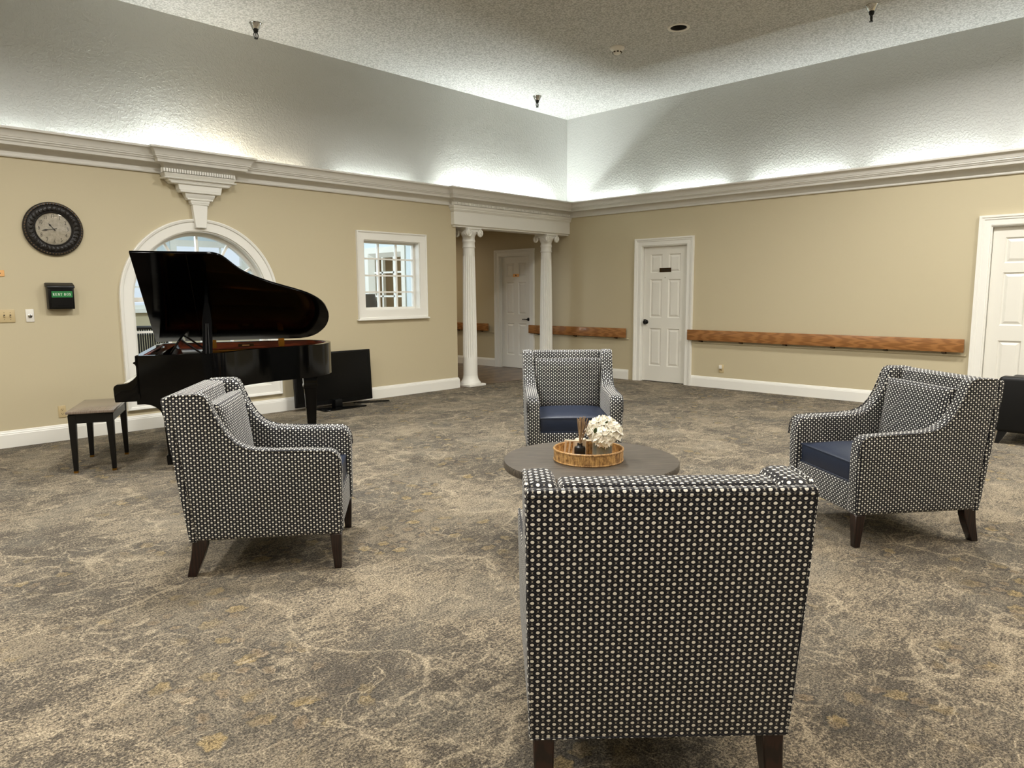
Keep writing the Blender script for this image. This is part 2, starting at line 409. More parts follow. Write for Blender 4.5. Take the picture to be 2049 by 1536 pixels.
def holed(bm, outer, holes, place, d0, d1):
    """plate with holes"""
    loops = [outer] + holes
    flat = [p for lp in loops for p in lp]
    tris = tessellate_polygon([[Vector((p[0], p[1], 0)) for p in lp] for lp in loops])
    a = [bm.verts.new(place(u, v, d0)) for u, v in flat]; b = [bm.verts.new(place(u, v, d1)) for u, v in flat]
    for t in tris:
        bm.faces.new([a[i] for i in t]); bm.faces.new([b[i] for i in reversed(t)])
    o = 0
    for lp in loops:
        n = len(lp)
        for i in range(n):
            j = (i + 1) % n
            bm.faces.new((a[o + i], a[o + j], b[o + j], b[o + i]))
        o += n
def sweep(bm, path, prof, place, closed=False):
    """mitred sweep: prof = [(offset to the right of travel, height)], place(u, v, h) -> 3D"""
    n = len(path); rings = []
    for i in range(n):
        p = Vector(path[i])
        ds = []
        if closed or i > 0: ds.append((p - Vector(path[i - 1])).normalized())
        if closed or i < n - 1: ds.append((Vector(path[(i + 1) % n]) - p).normalized())
        ns = [Vector((d.y, -d.x)) for d in ds]
        m = ns[0] if len(ns) == 1 else (ns[0] + ns[1]) / (1 + ns[0].dot(ns[1]))
        rings.append([place(p.x + m.x * o, p.y + m.y * o, h) for o, h in prof])
    k = len(prof)
    vr = [[bm.verts.new(p) for p in r] for r in rings]
    for i in range(n if closed else n - 1):
        u, v = vr[i], vr[(i + 1) % n]
        for q in range(k):
            w = (q + 1) % k; bm.faces.new((u[q], u[w], v[w], v[q]))
    if not closed:
        bm.faces.new(vr[0]); bm.faces.new(list(reversed(vr[-1])))
def copy_tree(o, parent=None):
    c = o.copy(); C.objects.link(c)
    if parent: c.parent = parent
    for ch in [x for x in CH.get(o.name, [])]:
        copy_tree(ch, c)
    return c
CH = {}
def index_children():
    CH.clear()
    for o in bpy.data.objects:
        if o.parent: CH.setdefault(o.parent.name, []).append(o)
def text_mesh(txt, size, name, mat, parent, M4, bold=0.0, depth=0.001):
    cu = bpy.data.curves.new(name, 'FONT'); cu.body = txt; cu.size = size; cu.align_x = 'CENTER'; cu.align_y = 'CENTER'
    cu.extrude = depth; cu.offset = bold; cu.resolution_u = 3
    t = bpy.data.objects.new('tmp', cu); C.objects.link(t)
    dg = bpy.context.evaluated_depsgraph_get()
    me = bpy.data.meshes.new_from_object(t.evaluated_get(dg)); bpy.data.objects.remove(t)
    me.name = name; me.materials.clear(); me.materials.append(MATS[mat]); me.transform(M4)
    o = bpy.data.objects.new(name, me); C.objects.link(o); o.parent = parent
    return o
# planes of the two walls: (u along the wall, z, d out into the room)
PL = lambda u, v, d: Vector((u, LW - d, v))
PR = lambda u, v, d: Vector((RW - d, u, v))
HALL_X = 6.785      # end of the left wall, start of the hall

# ------------------------------------------------------------------ floor, walls, ceiling
b = B(); box(b, BX - 0.1, RW + 0.18, BY - 0.1, 7.66, -0.1, 0); struct(finish('floor', b, 'carpet'), 'mottled tan and grey floral carpet')
b = B(); box(b, HALL_X - 0.02, RW + 0.18, 7.66, 13.2, -0.1, 0.004); struct(finish('floor_hall', b, 'hall_wood'), 'smooth brown wood floor of the hall')
b = B(); box(b, -2.0, 6.62, LW + 0.16, 12.2, -0.1, 0.0); struct(finish('floor_sunroom', b, 'hall_wood'))

WX, WZ, WR = 3.180, 1.323, 0.720        # arch window centre, springing, opening radius
arch = [(WX - WR, 0.33)] + [(WX - WR * math.cos(PI * k / 40), WZ + WR * math.sin(PI * k / 40)) for k in range(41)] + [(WX + WR, 0.33)]
sq = [(5.222, 1.158), (6.120, 1.158), (6.120, 2.054), (5.222, 2.054)]
WT = 0.16
b = B(); holed(b, [(BX, 0), (HALL_X, 0), (HALL_X, 2.66), (BX, 2.66)], [arch, sq], PL, 0, -WT)
struct(finish('wall_left', b, 'beige_paint'))
b = B(); box(b, BX, RW + 0.1, LW, LW + WT, 2.66, ZC); struct(finish('wall_left_upper', b, 'knockdown_plaster'))
DOORS = [(5.413, 6.195, 2.062), (8.528, 9.282, 2.03), (0.900, 1.700, 2.062)]
poly = [(BY, 0)]
for (a0, a1, hh) in sorted(DOORS): poly += [(a0, 0), (a0, hh), (a1, hh), (a1, 0)]
poly += [(13.2, 0), (13.2, 2.66), (BY, 2.66)]
b = B(); holed(b, poly, [], PR, 0, -0.14); struct(finish('wall_right', b, 'beige_paint'))
b = B(); box(b, RW + 0.14, RW + 0.18, BY, 13.2, 0, 2.66); struct(finish('wall_right_backing', b, 'beige_paint'))
b = B(); box(b, RW, RW + 0.14, BY, LW + 0.001, 2.66, ZC); struct(finish('wall_right_upper', b, 'knockdown_plaster'))
b = B(); box(b, BX - 0.1, RW + 0.14, BY - 0.14, BY, 0, 2.66); struct(finish('wall_rear', b, 'beige_paint'))
b = B(); box(b, BX - 0.1, RW + 0.14, BY - 0.14, BY, 2.66, ZC); struct(finish('wall_rear_upper', b, 'knockdown_plaster'))
b = B(); box(b, BX - 0.14, BX, BY, LW + WT, 0, 2.66); struct(finish('wall_side', b, 'beige_paint'))
b = B(); box(b, BX - 0.14, BX, BY, LW + WT, 2.66, ZC); struct(finish('wall_side_upper', b, 'knockdown_plaster'))
circ = lambda x, y, r, n=24: [(x + r * math.cos(2 * PI * k / n), y + r * math.sin(2 * PI * k / n)) for k in range(n)]
b = B(); holed(b, [(BX - 0.14, BY - 0.14), (RW + 0.14, BY - 0.14), (RW + 0.14, LW + WT), (BX - 0.14, LW + WT)], [circ(CAN[0], CAN[1], 0.088)], lambda u, v, d: Vector((u, v, ZC + d)), 0, 0.03)
struct(finish('ceiling', b, 'popcorn_ceiling'), 'grey-white popcorn textured ceiling')
b = B(); box(b, BX - 0.14, RW + 0.14, BY - 0.14, LW + WT, ZC + 0.20, ZC + 0.24); struct(finish('ceiling_deck', b, 'can_inside'))

# hall and sunroom shells
b = B(); box(b, HALL_X - 0.165, RW + 0.14, LW + 0.16, 13.2, 2.5, 2.6); struct(finish('ceiling_hall', b, 'hall_paint'))
b = B(); box(b, HALL_X - 0.165, RW + 0.14, 13.2, 13.3, 0, 2.6); struct(finish('wall_hall_end', b, 'hall_paint'))
# dividing wall between sunroom and hall, with a glazed door opening
gd = [(8.74, 0.12), (9.60, 0.12), (9.60, 2.0), (8.74, 2.0)]
b = B(); holed(b, [(LW + WT, 0), (12.3, 0), (12.3, 3.0), (LW + WT, 3.0)], [gd], lambda u, v, d: Vector((6.62 + d, u, v)), 0, 0.075); struct(finish('wall_sunroom_right', b, 'sunroom_paint'))
b = B(); holed(b, [(LW + WT, 0), (13.2, 0), (13.2, 2.6), (LW + WT, 2.6)], [gd], lambda u, v, d: Vector((6.71 + d, u, v)), 0, 0.075); struct(finish('wall_hall_left', b, 'hall_paint'))
b = B(); box(b, -2.1, 6.70, LW + WT, 12.3, 3.0, 3.1); struct(finish('ceiling_sunroom', b, 'sunroom_paint'))
b = B(); box(b, -2.1, -2.0, LW + WT, 12.3, 0, 3.0); struct(finish('wall_sunroom_side', b, 'sunroom_paint'))
fw = [[(x, 1.18), (x + 1.15, 1.18), (x + 1.15, 2.2), (x, 2.2)] for x in (-1.4, 0.1, 1.6, 3.1, 4.6)]
b = B(); holed(b, [(-2.1, 0), (6.7, 0), (6.7, 3.0), (-2.1, 3.0)], fw, lambda u, v, d: Vector((u, 12.2 + d, v)), 0, 0.1); struct(finish('wall_sunroom_far', b, 'sunroom_paint'))
b = B(); box(b, -2.0, 6.62, 12.17, 12.2, 0.0, 1.13); struct(finish('wall_sunroom_dado', b, 'beige_paint'), 'tan wall below the sunroom windows')
for x in (-1.4, 0.1, 1.6, 3.1, 4.6):
    w = struct(empty('window_9', (x, 12.2, 0)))
    b = B(); sweep(b, [(0, 1.18), (0, 2.2), (1.15, 2.2), (1.15, 1.18)], [(-0.07, 0.0), (-0.07, 0.03), (0.03, 0.03), (0.03, -0.05), (0, -0.05)], lambda u, v, h: Vector((u, -h, v)), True)
    finish('window_frame', b, 'white_trim', w)
    for m in (0.39, 0.77):
        b = B(); box(b, m - 0.014, m + 0.014, 0.0, 0.03, 1.2, 2.18); finish('muntin', b, 'white_trim', w)
    for m in (1.5, 1.85):
        b = B(); box(b, 0.02, 1.13, 0.0, 0.03, m - 0.014, m + 0.014); finish('muntin', b, 'white_trim', w)
b = B(); box(b, -2.0, 6.62, 12.10, 12.2, 1.09, 1.15); struct(finish('trim_3', b, 'white_trim'), 'white sill below the sunroom windows')
b = B(); box(b, -2.0, 6.62, 12.14, 12.17, 0.74, 0.80); struct(finish('trim_4', b, 'white_trim'), 'white chair rail in the sunroom')
# glazed door with muntins between sunroom and hall
gdoor = struct(empty('door_4', (6.70, 0, 0)), 'white glazed door seen through the square window')
b = B(); sweep(b, [(8.74, 0.12), (8.74, 2.0), (9.60, 2.0), (9.60, 0.12)], [(-0.09, 0.075), (-0.09, 0.10), (0.0, 0.10), (0.07, 0.02), (0.07, -0.02), (0, -0.02), (0.0, 0.075)], lambda u, v, h: Vector((-h, u, v)), True)
finish('door_frame', b, 'white_trim', gdoor)
for yy in (9.02, 9.32):
    b = B(); box(b, -0.03, 0.02, yy - 0.018, yy + 0.018, 0.15, 1.97); finish('muntin', b, 'white_trim', gdoor)
for zz in (0.55, 0.95, 1.33, 1.70):
    b = B(); box(b, -0.03, 0.02, 8.78, 9.56, zz - 0.014, zz + 0.014); finish('muntin', b, 'white_trim', gdoor)

# ------------------------------------------------------------------ cornice (with the light trough behind it)
J1, J2 = 0.075, 0.07
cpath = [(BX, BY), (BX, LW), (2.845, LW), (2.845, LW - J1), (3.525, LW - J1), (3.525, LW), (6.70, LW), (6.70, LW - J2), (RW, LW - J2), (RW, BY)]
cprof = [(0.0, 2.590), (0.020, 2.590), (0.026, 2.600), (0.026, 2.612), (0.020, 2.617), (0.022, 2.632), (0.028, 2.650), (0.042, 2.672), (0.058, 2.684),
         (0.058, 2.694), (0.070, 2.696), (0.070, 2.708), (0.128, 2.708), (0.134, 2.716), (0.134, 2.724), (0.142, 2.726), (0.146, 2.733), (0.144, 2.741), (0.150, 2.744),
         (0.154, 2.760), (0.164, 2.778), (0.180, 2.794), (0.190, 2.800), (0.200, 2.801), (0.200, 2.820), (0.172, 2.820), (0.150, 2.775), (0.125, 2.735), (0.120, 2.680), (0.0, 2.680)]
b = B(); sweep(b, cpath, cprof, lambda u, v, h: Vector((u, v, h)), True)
struct(finish('trim_1', b, 'cornice_shaded', None, True, ang=25), 'white crown cornice running round the room below the cove')
# dentil bands on the two breakfronts
def dentils(par, u0, u1, y, step, w):
    b = B(); box(b, u0, u1, y + 0.026, y + 0.05, 2.594, 2.640)
    o = finish('dentil_backing', b, 'slot_dark' if False else 'white_trim', par)
    b = B(); x = u0 + step * 0.3
    while x + w < u1:
        box(b, x, x + w, y - 0.014, y + 0.028, 2.600, 2.634); x += step
    finish('dentil_band', b, 'white_trim', par, kind='stuff')
key = struct(empty('trim_2', (0, 0, 0)), 'stepped white keystone with dentils above the arched window')
dentils(key, 2.79, 3.55, LW - J1 - 0.045, 0.0255, 0.0165)
KX = 3.172
def step(par, z1, z0, w1, w0, p1, p0, nm='moulding_step'):
    b = B()
    r = lambda z, w, p: [Vector((KX - w / 2, LW - p, z)), Vector((KX + w / 2, LW - p, z)), Vector((KX + w / 2, LW + 0.0, z)), Vector((KX - w / 2, LW + 0.0, z))]
    loft(b, [r(z0, w0, p0), r(z1, w1, p1)]); bevel(b, 0.004, 1); return finish(nm, b, 'white_trim', par, True)
step(key, 2.592, 2.552, 0.74, 0.70, 0.135, 0.110)
step(key, 2.552, 2.536, 0.745, 0.735, 0.140, 0.135)
step(key, 2.536, 2.515, 0.66, 0.64, 0.120, 0.112)
step(key, 2.515, 2.496, 0.62, 0.59, 0.118, 0.112)
step(key, 2.496, 2.440, 0.455, 0.435, 0.100, 0.094)
step(key, 2.440, 2.416, 0.430, 0.415, 0.104, 0.100)
step(key, 2.416, 2.366, 0.320, 0.285, 0.084, 0.070)
step(key, 2.366, 2.346, 0.275, 0.262, 0.076, 0.072)
step(key, 2.346, 2.318, 0.205, 0.195, 0.068, 0.064)
step(key, 2.318, 2.300, 0.185, 0.178, 0.064, 0.060)
step(key, 2.300, 2.068, 0.156, 0.114, 0.058, 0.056, 'keystone')
ent = struct(empty('trim_5', (0, 0, 0)), 'white entablature with dentils resting on the two columns')
dentils(ent, 6.66, RW - 0.05, LW - J2 - 0.045, 0.0255, 0.0165)
b = B(); box(b, 6.70, RW - 0.002, LW - J2, LW + 0.17, 2.330, 2.60); bevel(b, 0.003, 1); finish('frieze', b, 'white_trim', ent)
b = B(); sweep(b, [(6.70, LW + 0.0), (6.70, LW - J2), (RW - 0.002, LW - J2)][::-1], [(0, 2.52), (-0.012, 2.52), (-0.016, 2.535), (-0.022, 2.54), (-0.022, 2.552), (-0.034, 2.565), (-0.040, 2.585), (-0.040, 2.596), (0, 2.596)], lambda u, v, h: Vector((u, v, h)))
finish('moulding', b, 'white_trim', ent, True)
b = B(); box(b, 6.72, RW - 0.002, LW - J2 + 0.03, LW + 0.15, 2.305, 2.330); finish('soffit', b, 'white_trim', ent)

# ------------------------------------------------------------------ baseboards
bprof = [(0, 0), (0.020, 0), (0.020, 0.118), (0.017, 0.124), (0.017, 0.132), (0.012, 0.140), (0.010, 0.150), (0.0, 0.155)]
FL = lambda u, v, h: Vector((u, v, h))
b = B(); sweep(b, [(BX, LW), (HALL_X, LW), (HALL_X, LW + 0.25)], bprof, FL); struct(finish('baseboard_left', b, 'white_trim', None, True, ang=20))
def bb(name, y0, y1):
    b = B(); sweep(b, [(RW, y1), (RW, y0)], bprof, FL); struct(finish(name, b, 'white_trim', None, True, ang=20))
bb('baseboard_right', 1.845, 5.298); bb('baseboard_right_middle', 6.41, 8.40); bb('baseboard_hall', 9.41, 13.2); bb('baseboard_right_near', BY, 0.76)
b = B(); sweep(b, [(BX, BY), (BX, LW)], bprof, FL); struct(finish('baseboard_side', b, 'white_trim'))
b = B(); sweep(b, [(RW, BY), (BX, BY)], bprof, FL); struct(finish('baseboard_rear', b, 'white_trim'))
# thin painted chair-rail strip below the handrail
for k, (y0, y1) in enumerate(((1.845, 5.298), (6.41, 8.40), (9.41, 13.2))):
    b = B(); box(b, RW - 0.014, RW, y0, y1, 0.628, 0.652); bevel(b, 0.004, 1); struct(finish('trim_%d' % (6 + k), b, 'beige_paint'), None)

# ------------------------------------------------------------------ doors
CASE = [(0, 0), (0, 0.012), (0.012, 0.016), (0.020, 0.014), (0.060, 0.018), (0.068, 0.026), (0.082, 0.028), (0.090, 0.036), (0.112, 0.038), (0.114, 0.0)]
def six_panel(name, y0, y1, top, label, knob_side, knob_kind, plate=None, depth=0.085):
    d = struct(empty(name, (RW, y0, 0)), label); w = y1 - y0
    pl = lambda u, v, h: Vector((-h, u, v))
    b = B(); sweep(b, [(w, 0), (w, top), (0, top), (0, 0)], [(o + 0.006, h) for o, h in CASE] if False else [(o, h) for o, h in CASE], lambda u, v, h: pl(u, v, h))
    finish('casing', b, 'white_trim', d, True, ang=20)
    b = B(); sweep(b, [(w, 0), (w, top), (0, top), (0, 0)], [(0, 0.0), (-0.012, 0.0), (-0.012, -0.13), (0, -0.13)], pl); finish('jamb', b, 'white_trim', d)
    # leaf: stiles and rails with open panel fields
    g = 0.016
    xs = [g, g + 0.115, w / 2 - 0.055, w / 2 + 0.055, w - g - 0.115, w - g]
    T = top - 0.014
    zs = [0.010, 0.245, 0.820, 0.985, 1.560, 1.660, T - 0.115, T]
    fields = []
    for (a, c) in ((xs[1], xs[2]), (xs[3], xs[4])):
        for (e, f) in ((zs[1], zs[2]), (zs[3], zs[4]), (zs[5], zs[6])): fields.append((a, c, e, f))
    b = B(); holed(b, [(xs[0], zs[0]), (xs[5], zs[0]), (xs[5], T), (xs[0], T)], [[(a, e), (c, e), (c, f), (a, f)] for a, c, e, f in fields], pl, -depth + 0.04, -depth)
    finish('leaf', b, 'white_door', d)
    for a, c, e, f in fields:
        b = B(); r = lambda i, h: [pl(a + i, e + i, h), pl(c - i, e + i, h), pl(c - i, f - i, h), pl(a + i, f - i, h)]
        fr = -depth + 0.04
        loft(b, [r(0, fr - 0.035), r(0, fr - 0.001), r(0.012, fr - 0.014), r(0.020, fr - 0.014), r(0.046, fr - 0.003), r(0.050, fr - 0.003)])
        finish('panel', b, 'white_door', d)
    fr = -depth + 0.04
    ky = w - g - 0.06 if knob_side > 0 else g + 0.06
    b = B()
    mt = Matrix.Translation(pl(ky, 0.915 if knob_kind == 'knob' else 0.90, fr)) @ Matrix.Rotation(-PI / 2, 4, 'Y')
    lathe(b, [(0.032, 0), (0.032, 0.006), (0.026, 0.010), (0.012, 0.014), (0.011, 0.035), (0.020, 0.042), (0.028, 0.052), (0.029, 0.062), (0.022, 0.072), (0.0, 0.075)] if knob_kind == 'knob' else [(0.03, 0), (0.03, 0.008), (0.012, 0.012), (0.011, 0.05), (0, 0.05)], 20, mat=mt)
    if knob_kind != 'knob': tube(b, [pl(ky, 0.90, fr + 0.045), pl(ky - knob_side * 0.05, 0.902, fr + 0.048), pl(ky - knob_side * 0.11, 0.90, fr + 0.045)], 0.009, 8)
    if knob_kind == 'knob': box(b, -fr - 0.002, -fr + 0.03, ky + knob_side * 0.030 - (0.02 if knob_side > 0 else 0), ky + knob_side * 0.030 + (0.024 if knob_side > 0 else 0), 0.875, 0.955)
    k = finish('knob' if knob_kind == 'knob' else 'lever_handle', b, 'black_satin', d, True); k['label'] = 'black door handle'
    if plate:
        m, pw, ph, pz = plate
        b = B(); box(b, -fr - 0.006, -fr, w / 2 - pw / 2, w / 2 + pw / 2, pz, pz + ph); bevel(b, 0.002, 1)
        s = finish('sign_plate', b, m, d); s['label'] = 'small brass door sign'
        b = B()
        if m == 'dark_bronze':
            for (q0, q1) in ((-0.075, -0.02), (-0.008, 0.055)): box(b, -fr - 0.007, -fr - 0.005, w / 2 + q0, w / 2 + q1, pz + ph * 0.38, pz + ph * 0.62)
        else: prism(b, [(-0.02, 0), (0.012, 0), (0.008, 0.03)], lambda u, v, h: Vector((-fr - h, w / 2 + u, pz + ph * 0.3 + v)), 0.004, 0.008)
        finish('print', b, 'print_black', s)
    if plate and m == 'dark_bronze':
        b = B(); lathe(b, [(0.008, 0), (0.008, 0.003), (0.0, 0.003)], 10, mat=Matrix.Translation(pl(w / 2, 1.585, fr)) @ Matrix.Rotation(-PI / 2, 4, 'Y')); finish('peephole', b, 'chrome', d)
    return d
six_panel('door_1', 5.413, 6.195, 2.062, 'white six-panel door with black knob in the right wall', 1, 'knob', ('dark_bronze', 0.20, 0.062, 1.668))
six_panel('door_2', 8.528, 9.282, 2.03, 'white six-panel door in the hall behind the columns', -1, 'lever', ('bright_brass', 0.155, 0.055, 1.655))
six_panel('door_3', 0.900, 1.700, 2.062, 'white six-panel door at the right edge', -1, 'knob')

# ------------------------------------------------------------------ handrails
def handrail(y0, y1, z0, z1, label):
    r = empty('handrail', (RW, (y0 + y1) / 2, 0)); hl = (y1 - y0) / 2
    b = B(); box(b, -0.075, -0.035, -hl, hl, z0, z1); bevel(b, 0.006, 2); finish('rail_board', b, 'oak_rail', r, True)
    n = max(2, round(hl * 2 / 0.6))
    for k in range(n):
        y = -hl + 0.2 + (2 * hl - 0.4) * k / (n - 1)
        b = B(); prism(b, [(0, z0 + 0.02), (-0.036, z0 + 0.02), (-0.036, z0 + 0.075), (-0.055, z0 + 0.012), (-0.06, z0 - 0.012), (0, z0 - 0.03)], lambda u, v, d: Vector((u, y + d, v)), -0.02, 0.02)
        finish('bracket', b, 'dark_bronze', r)
    tag(r, label, 'handrail', 'oak handrails on the right wall')
handrail(1.862, 5.345, 0.675, 0.825, 'long oak handrail between the white door and the right-hand doorway')
handrail(6.44, 8.50, 0.662, 0.808, 'oak handrail passing behind the column nearer the corner')
handrail(9.55, 12.6, 0.668, 0.806, 'short stretch of oak handrail seen behind the left column')

# ------------------------------------------------------------------ square window
def pane(par, x0, x1, z0, z1, y):
    b = B(); box(b, x0, x1, y - 0.002, y + 0.002, z0, z1); return finish('pane', b, 'window_glass', par)
w1 = struct(empty('window_1', (0, LW, 0)), 'square white interior window of twelve panes')
pw = lambda u, v, h: Vector((u, -h, v))
CAS2 = [(0, 0), (0, 0.014), (0.088, 0.018), (0.092, 0.030), (0.106, 0.034), (0.110, 0.030), (0.112, 0.0)]
path = [(5.222, 1.158), (5.222, 2.054), (6.120, 2.054), (6.120, 1.158)]
b = B(); sweep(b, path, [(-o, h) for o, h in CAS2], pw, True); finish('casing', b, 'white_trim', w1, True, ang=20)
b = B(); sweep(b, path, [(0, 0.001), (0.010, 0.001), (0.010, -0.155), (0, -0.155)], pw, True); finish('jamb', b, 'white_trim', w1)
b = B(); box(b, 5.09, 6.25, -0.05, 0.0, 1.030, 1.050); bevel(b, 0.006, 2); finish('sill', b, 'white_trim', w1, True)
gx, gz, gy = [5.240, 5.527, 5.815, 6.102], [1.176, 1.392, 1.606, 1.822, 2.036], 0.13
b = B(); sweep(b, path, [(0.010, -0.10), (0.034, -0.10), (0.034, -0.15), (0.010, -0.15)], pw, True); finish('sash', b, 'white_trim', w1)
for x in gx[1:-1]:
    b = B(); box(b, x - 0.011, x + 0.011, gy - 0.02, gy + 0.02, gz[0], gz[-1]); finish('muntin', b, 'white_trim', w1)
for z in gz[1:-1]:
    b = B(); box(b, gx[0], gx[-1], gy - 0.019, gy + 0.019, z - 0.010, z + 0.010); finish('muntin', b, 'white_trim', w1)
for i in range(3):
    for j in range(4): pane(w1, gx[i] + 0.011, gx[i + 1] - 0.011, gz[j] + 0.010, gz[j + 1] - 0.010, gy)

# ------------------------------------------------------------------ arched window
w2 = struct(empty('window_2', (0, LW, 0)), 'tall white arched fanlight window behind the piano')
apath = [(WX - WR, 0.33)] + [(WX - WR * math.cos(PI * k / 40), WZ + WR * math.sin(PI * k / 40)) for k in range(41)] + [(WX + WR, 0.33)]
ACAS = [(0, 0), (0, 0.016), (0.086, 0.018), (0.092, 0.030), (0.112, 0.036), (0.120, 0.030), (0.122, 0.0)]
b = B(); sweep(b, apath, [(-o, h) for o, h in ACAS], pw, True); finish('casing', b, 'white_trim', w2, True, ang=20)
b = B(); sweep(b, apath, [(0, 0.001), (0.012, 0.001), (0.012, -0.155), (0, -0.155)], pw, True); finish('jamb', b, 'white_trim', w2, True, ang=20)
b = B(); sweep(b, apath, [(0.012, -0.09), (0.050, -0.09), (0.050, -0.15), (0.012, -0.15)], pw, True); finish('sash', b, 'white_trim', w2, True, ang=20)
R0, R1 = 0.16, WR - 0.045
def arcbar(r, hw):
    return [(WX - (r + hw) * math.cos(PI * k / 24), WZ + (r + hw) * math.sin(PI * k / 24)) for k in range(25)] + [(WX + (r - hw) * math.cos(PI * k / 24), WZ + (r - hw) * math.sin(PI * k / 24)) for k in range(25)]
b = B(); prism(b, arcbar(R0, 0.012), lambda u, v, d: Vector((u, d, v)), 0.11, 0.15); finish('fan_hub', b, 'white_trim', w2)
for a in (30, 60, 90, 120, 150):
    ca, sa = math.cos(math.radians(a)), math.sin(math.radians(a)); nx, nz = -sa * 0.0115, ca * 0.0115
    b = B(); prism(b, [(WX + R0 * ca + nx, WZ + R0 * sa + nz), (WX + R0 * ca - nx, WZ + R0 * sa - nz), (WX + R1 * ca - nx, WZ + R1 * sa - nz), (WX + R1 * ca + nx, WZ + R1 * sa + nz)], lambda u, v, d: Vector((u, d, v)), 0.11, 0.15)
    finish('fan_muntin', b, 'white_trim', w2)
for k in range(6):
    a0, a1 = k * 30 + 1.2, k * 30 + 28.8
    pts = [(WX + (R0 + 0.012) * math.cos(math.radians(a0 + (a1 - a0) * q / 6)), WZ + (R0 + 0.012) * math.sin(math.radians(a0 + (a1 - a0) * q / 6))) for q in range(7)]
    pts += [(WX + R1 * math.cos(math.radians(a1 + (a0 - a1) * q / 6)), WZ + R1 * math.sin(math.radians(a1 + (a0 - a1) * q / 6))) for q in range(7)]
    b = B(); prism(b, pts, lambda u, v, d: Vector((u, d, v)), 0.128, 0.132); finish('pane', b, 'window_glass', w2)
b = B(); box(b, WX - WR + 0.04, WX + WR - 0.04, 0.105, 0.152, WZ - 0.022, WZ + 0.022); finish('transom', b, 'white_trim', w2)
ax = [WX - WR + 0.05 + k * (2 * WR - 0.1) / 4 for k in range(5)]; az = [0.38, 0.685, 0.99, 1.30]
for x in ax[1:-1]:
    b = B(); box(b, x - 0.011, x + 0.011, 0.11, 0.15, 0.37, WZ); finish('muntin', b, 'white_trim', w2)
for z in az[1:-1]:
    b = B(); box(b, ax[0], ax[-1], 0.111, 0.149, z - 0.011, z + 0.011); finish('muntin', b, 'white_trim', w2)
for i in range(4):
    for j in range(3): pane(w2, ax[i] + 0.011, ax[i + 1] - 0.011, az[j] + 0.011, az[j + 1] - 0.011, 0.13)

# ------------------------------------------------------------------ columns
def column(x, label):
    c = empty('column', (x, 7.752, 0))
    b = B(); box(b, -0.165, 0.165, -0.165, 0.165, 0.0, 0.032); bevel(b, 0.004, 1); finish('plinth', b, 'white_trim', c)
    b = B(); lathe(b, [(0.155, 0.032), (0.158, 0.045), (0.150, 0.058), (0.135, 0.075), (0.120, 0.10), (0.113, 0.125), (0.110, 0.150)], 40); finish('base', b, 'white_trim', c, True, ang=60)
    NF, SEG = 20, 120
    rings = []
    zl = [0.15, 0.40, 0.415, 0.44, 0.47] + [0.5 + 1.36 * k / 8 for k in range(9)] + [1.895, 1.92, 1.94, 2.02]
    for z in zl:
        t = (z - 0.15) / 1.87; R = 0.108 - 0.022 * t ** 1.4
        fl = 0 if z < 0.405 or z > 1.93 else min(1, (z - 0.405) / 0.05, (1.935 - z) / 0.05)
        ring = []
        for k in range(SEG):
            a = 2 * PI * k / SEG; ph = (k % (SEG // NF)) / (SEG // NF)
            dip = max(0, math.sin(PI * ph)) ** 0.7 * 0.011 * max(fl, 0)
            ring.append(Vector(((R - dip) * math.cos(a), (R - dip) * math.sin(a), z)))
        rings.append(ring)
    b = B(); loft(b, rings); finish('shaft', b, 'white_trim', c, True, ang=50)
    b = B(); lathe(b, [(0.086, 2.02), (0.094, 2.025), (0.096, 2.036), (0.090, 2.046), (0.088, 2.10), (0.094, 2.11), (0.096, 2.13), (0.090, 2.14), (0.088, 2.17), (0.100, 2.20), (0.118, 2.225), (0.122, 2.25)], 40); finish('necking', b, 'white_trim', c, True, ang=60)
    b = B(); box(b, -0.135, 0.135, -0.135, 0.135, 2.285, 2.308); bevel(b, 0.006, 2); finish('abacus', b, 'white_trim', c, True)
    b = B(); box(b, -0.12, 0.12, -0.12, 0.12, 2.245, 2.287); bevel(b, 0.012, 3); finish('cushion', b, 'white_trim', c, True)
    for a in range(4):
        for s in (-1, 1):
            R3 = Matrix.Rotation(a * PI / 2, 4, 'Z')
            b = B(); cx, cz = s * 0.112, 2.232
            lathe(b, [(0.050, -0.118), (0.053, -0.128), (0.050, -0.138), (0.030, -0.139), (0.012, -0.140), (0.010, -0.147), (0.0, -0.147)] , 22, mat=R3 @ Matrix.Translation((cx, 0, cz)) @ Matrix.Rotation(-PI / 2, 4, 'X') @ Matrix.Identity(4))
            sp_ = []
            for k in range(30):
                t = k / 29; ang = s * (PI / 2 - t * 4.2 * PI); r = 0.048 * (1 - 0.80 * t)
                sp_.append(R3 @ Vector((cx + r * math.cos(ang), -0.141, cz + r * math.sin(ang))))
            tube(b, sp_, 0.0055, 6)
            finish('volute', b, 'white_trim', c, True, ang=50)
    tag(c, label, 'column', 'fluted white columns at the hall opening')
column(7.090, 'fluted white ionic column beside the end of the left wall')
column(8.800, 'fluted white ionic column in front of the right wall, behind the far armchair')

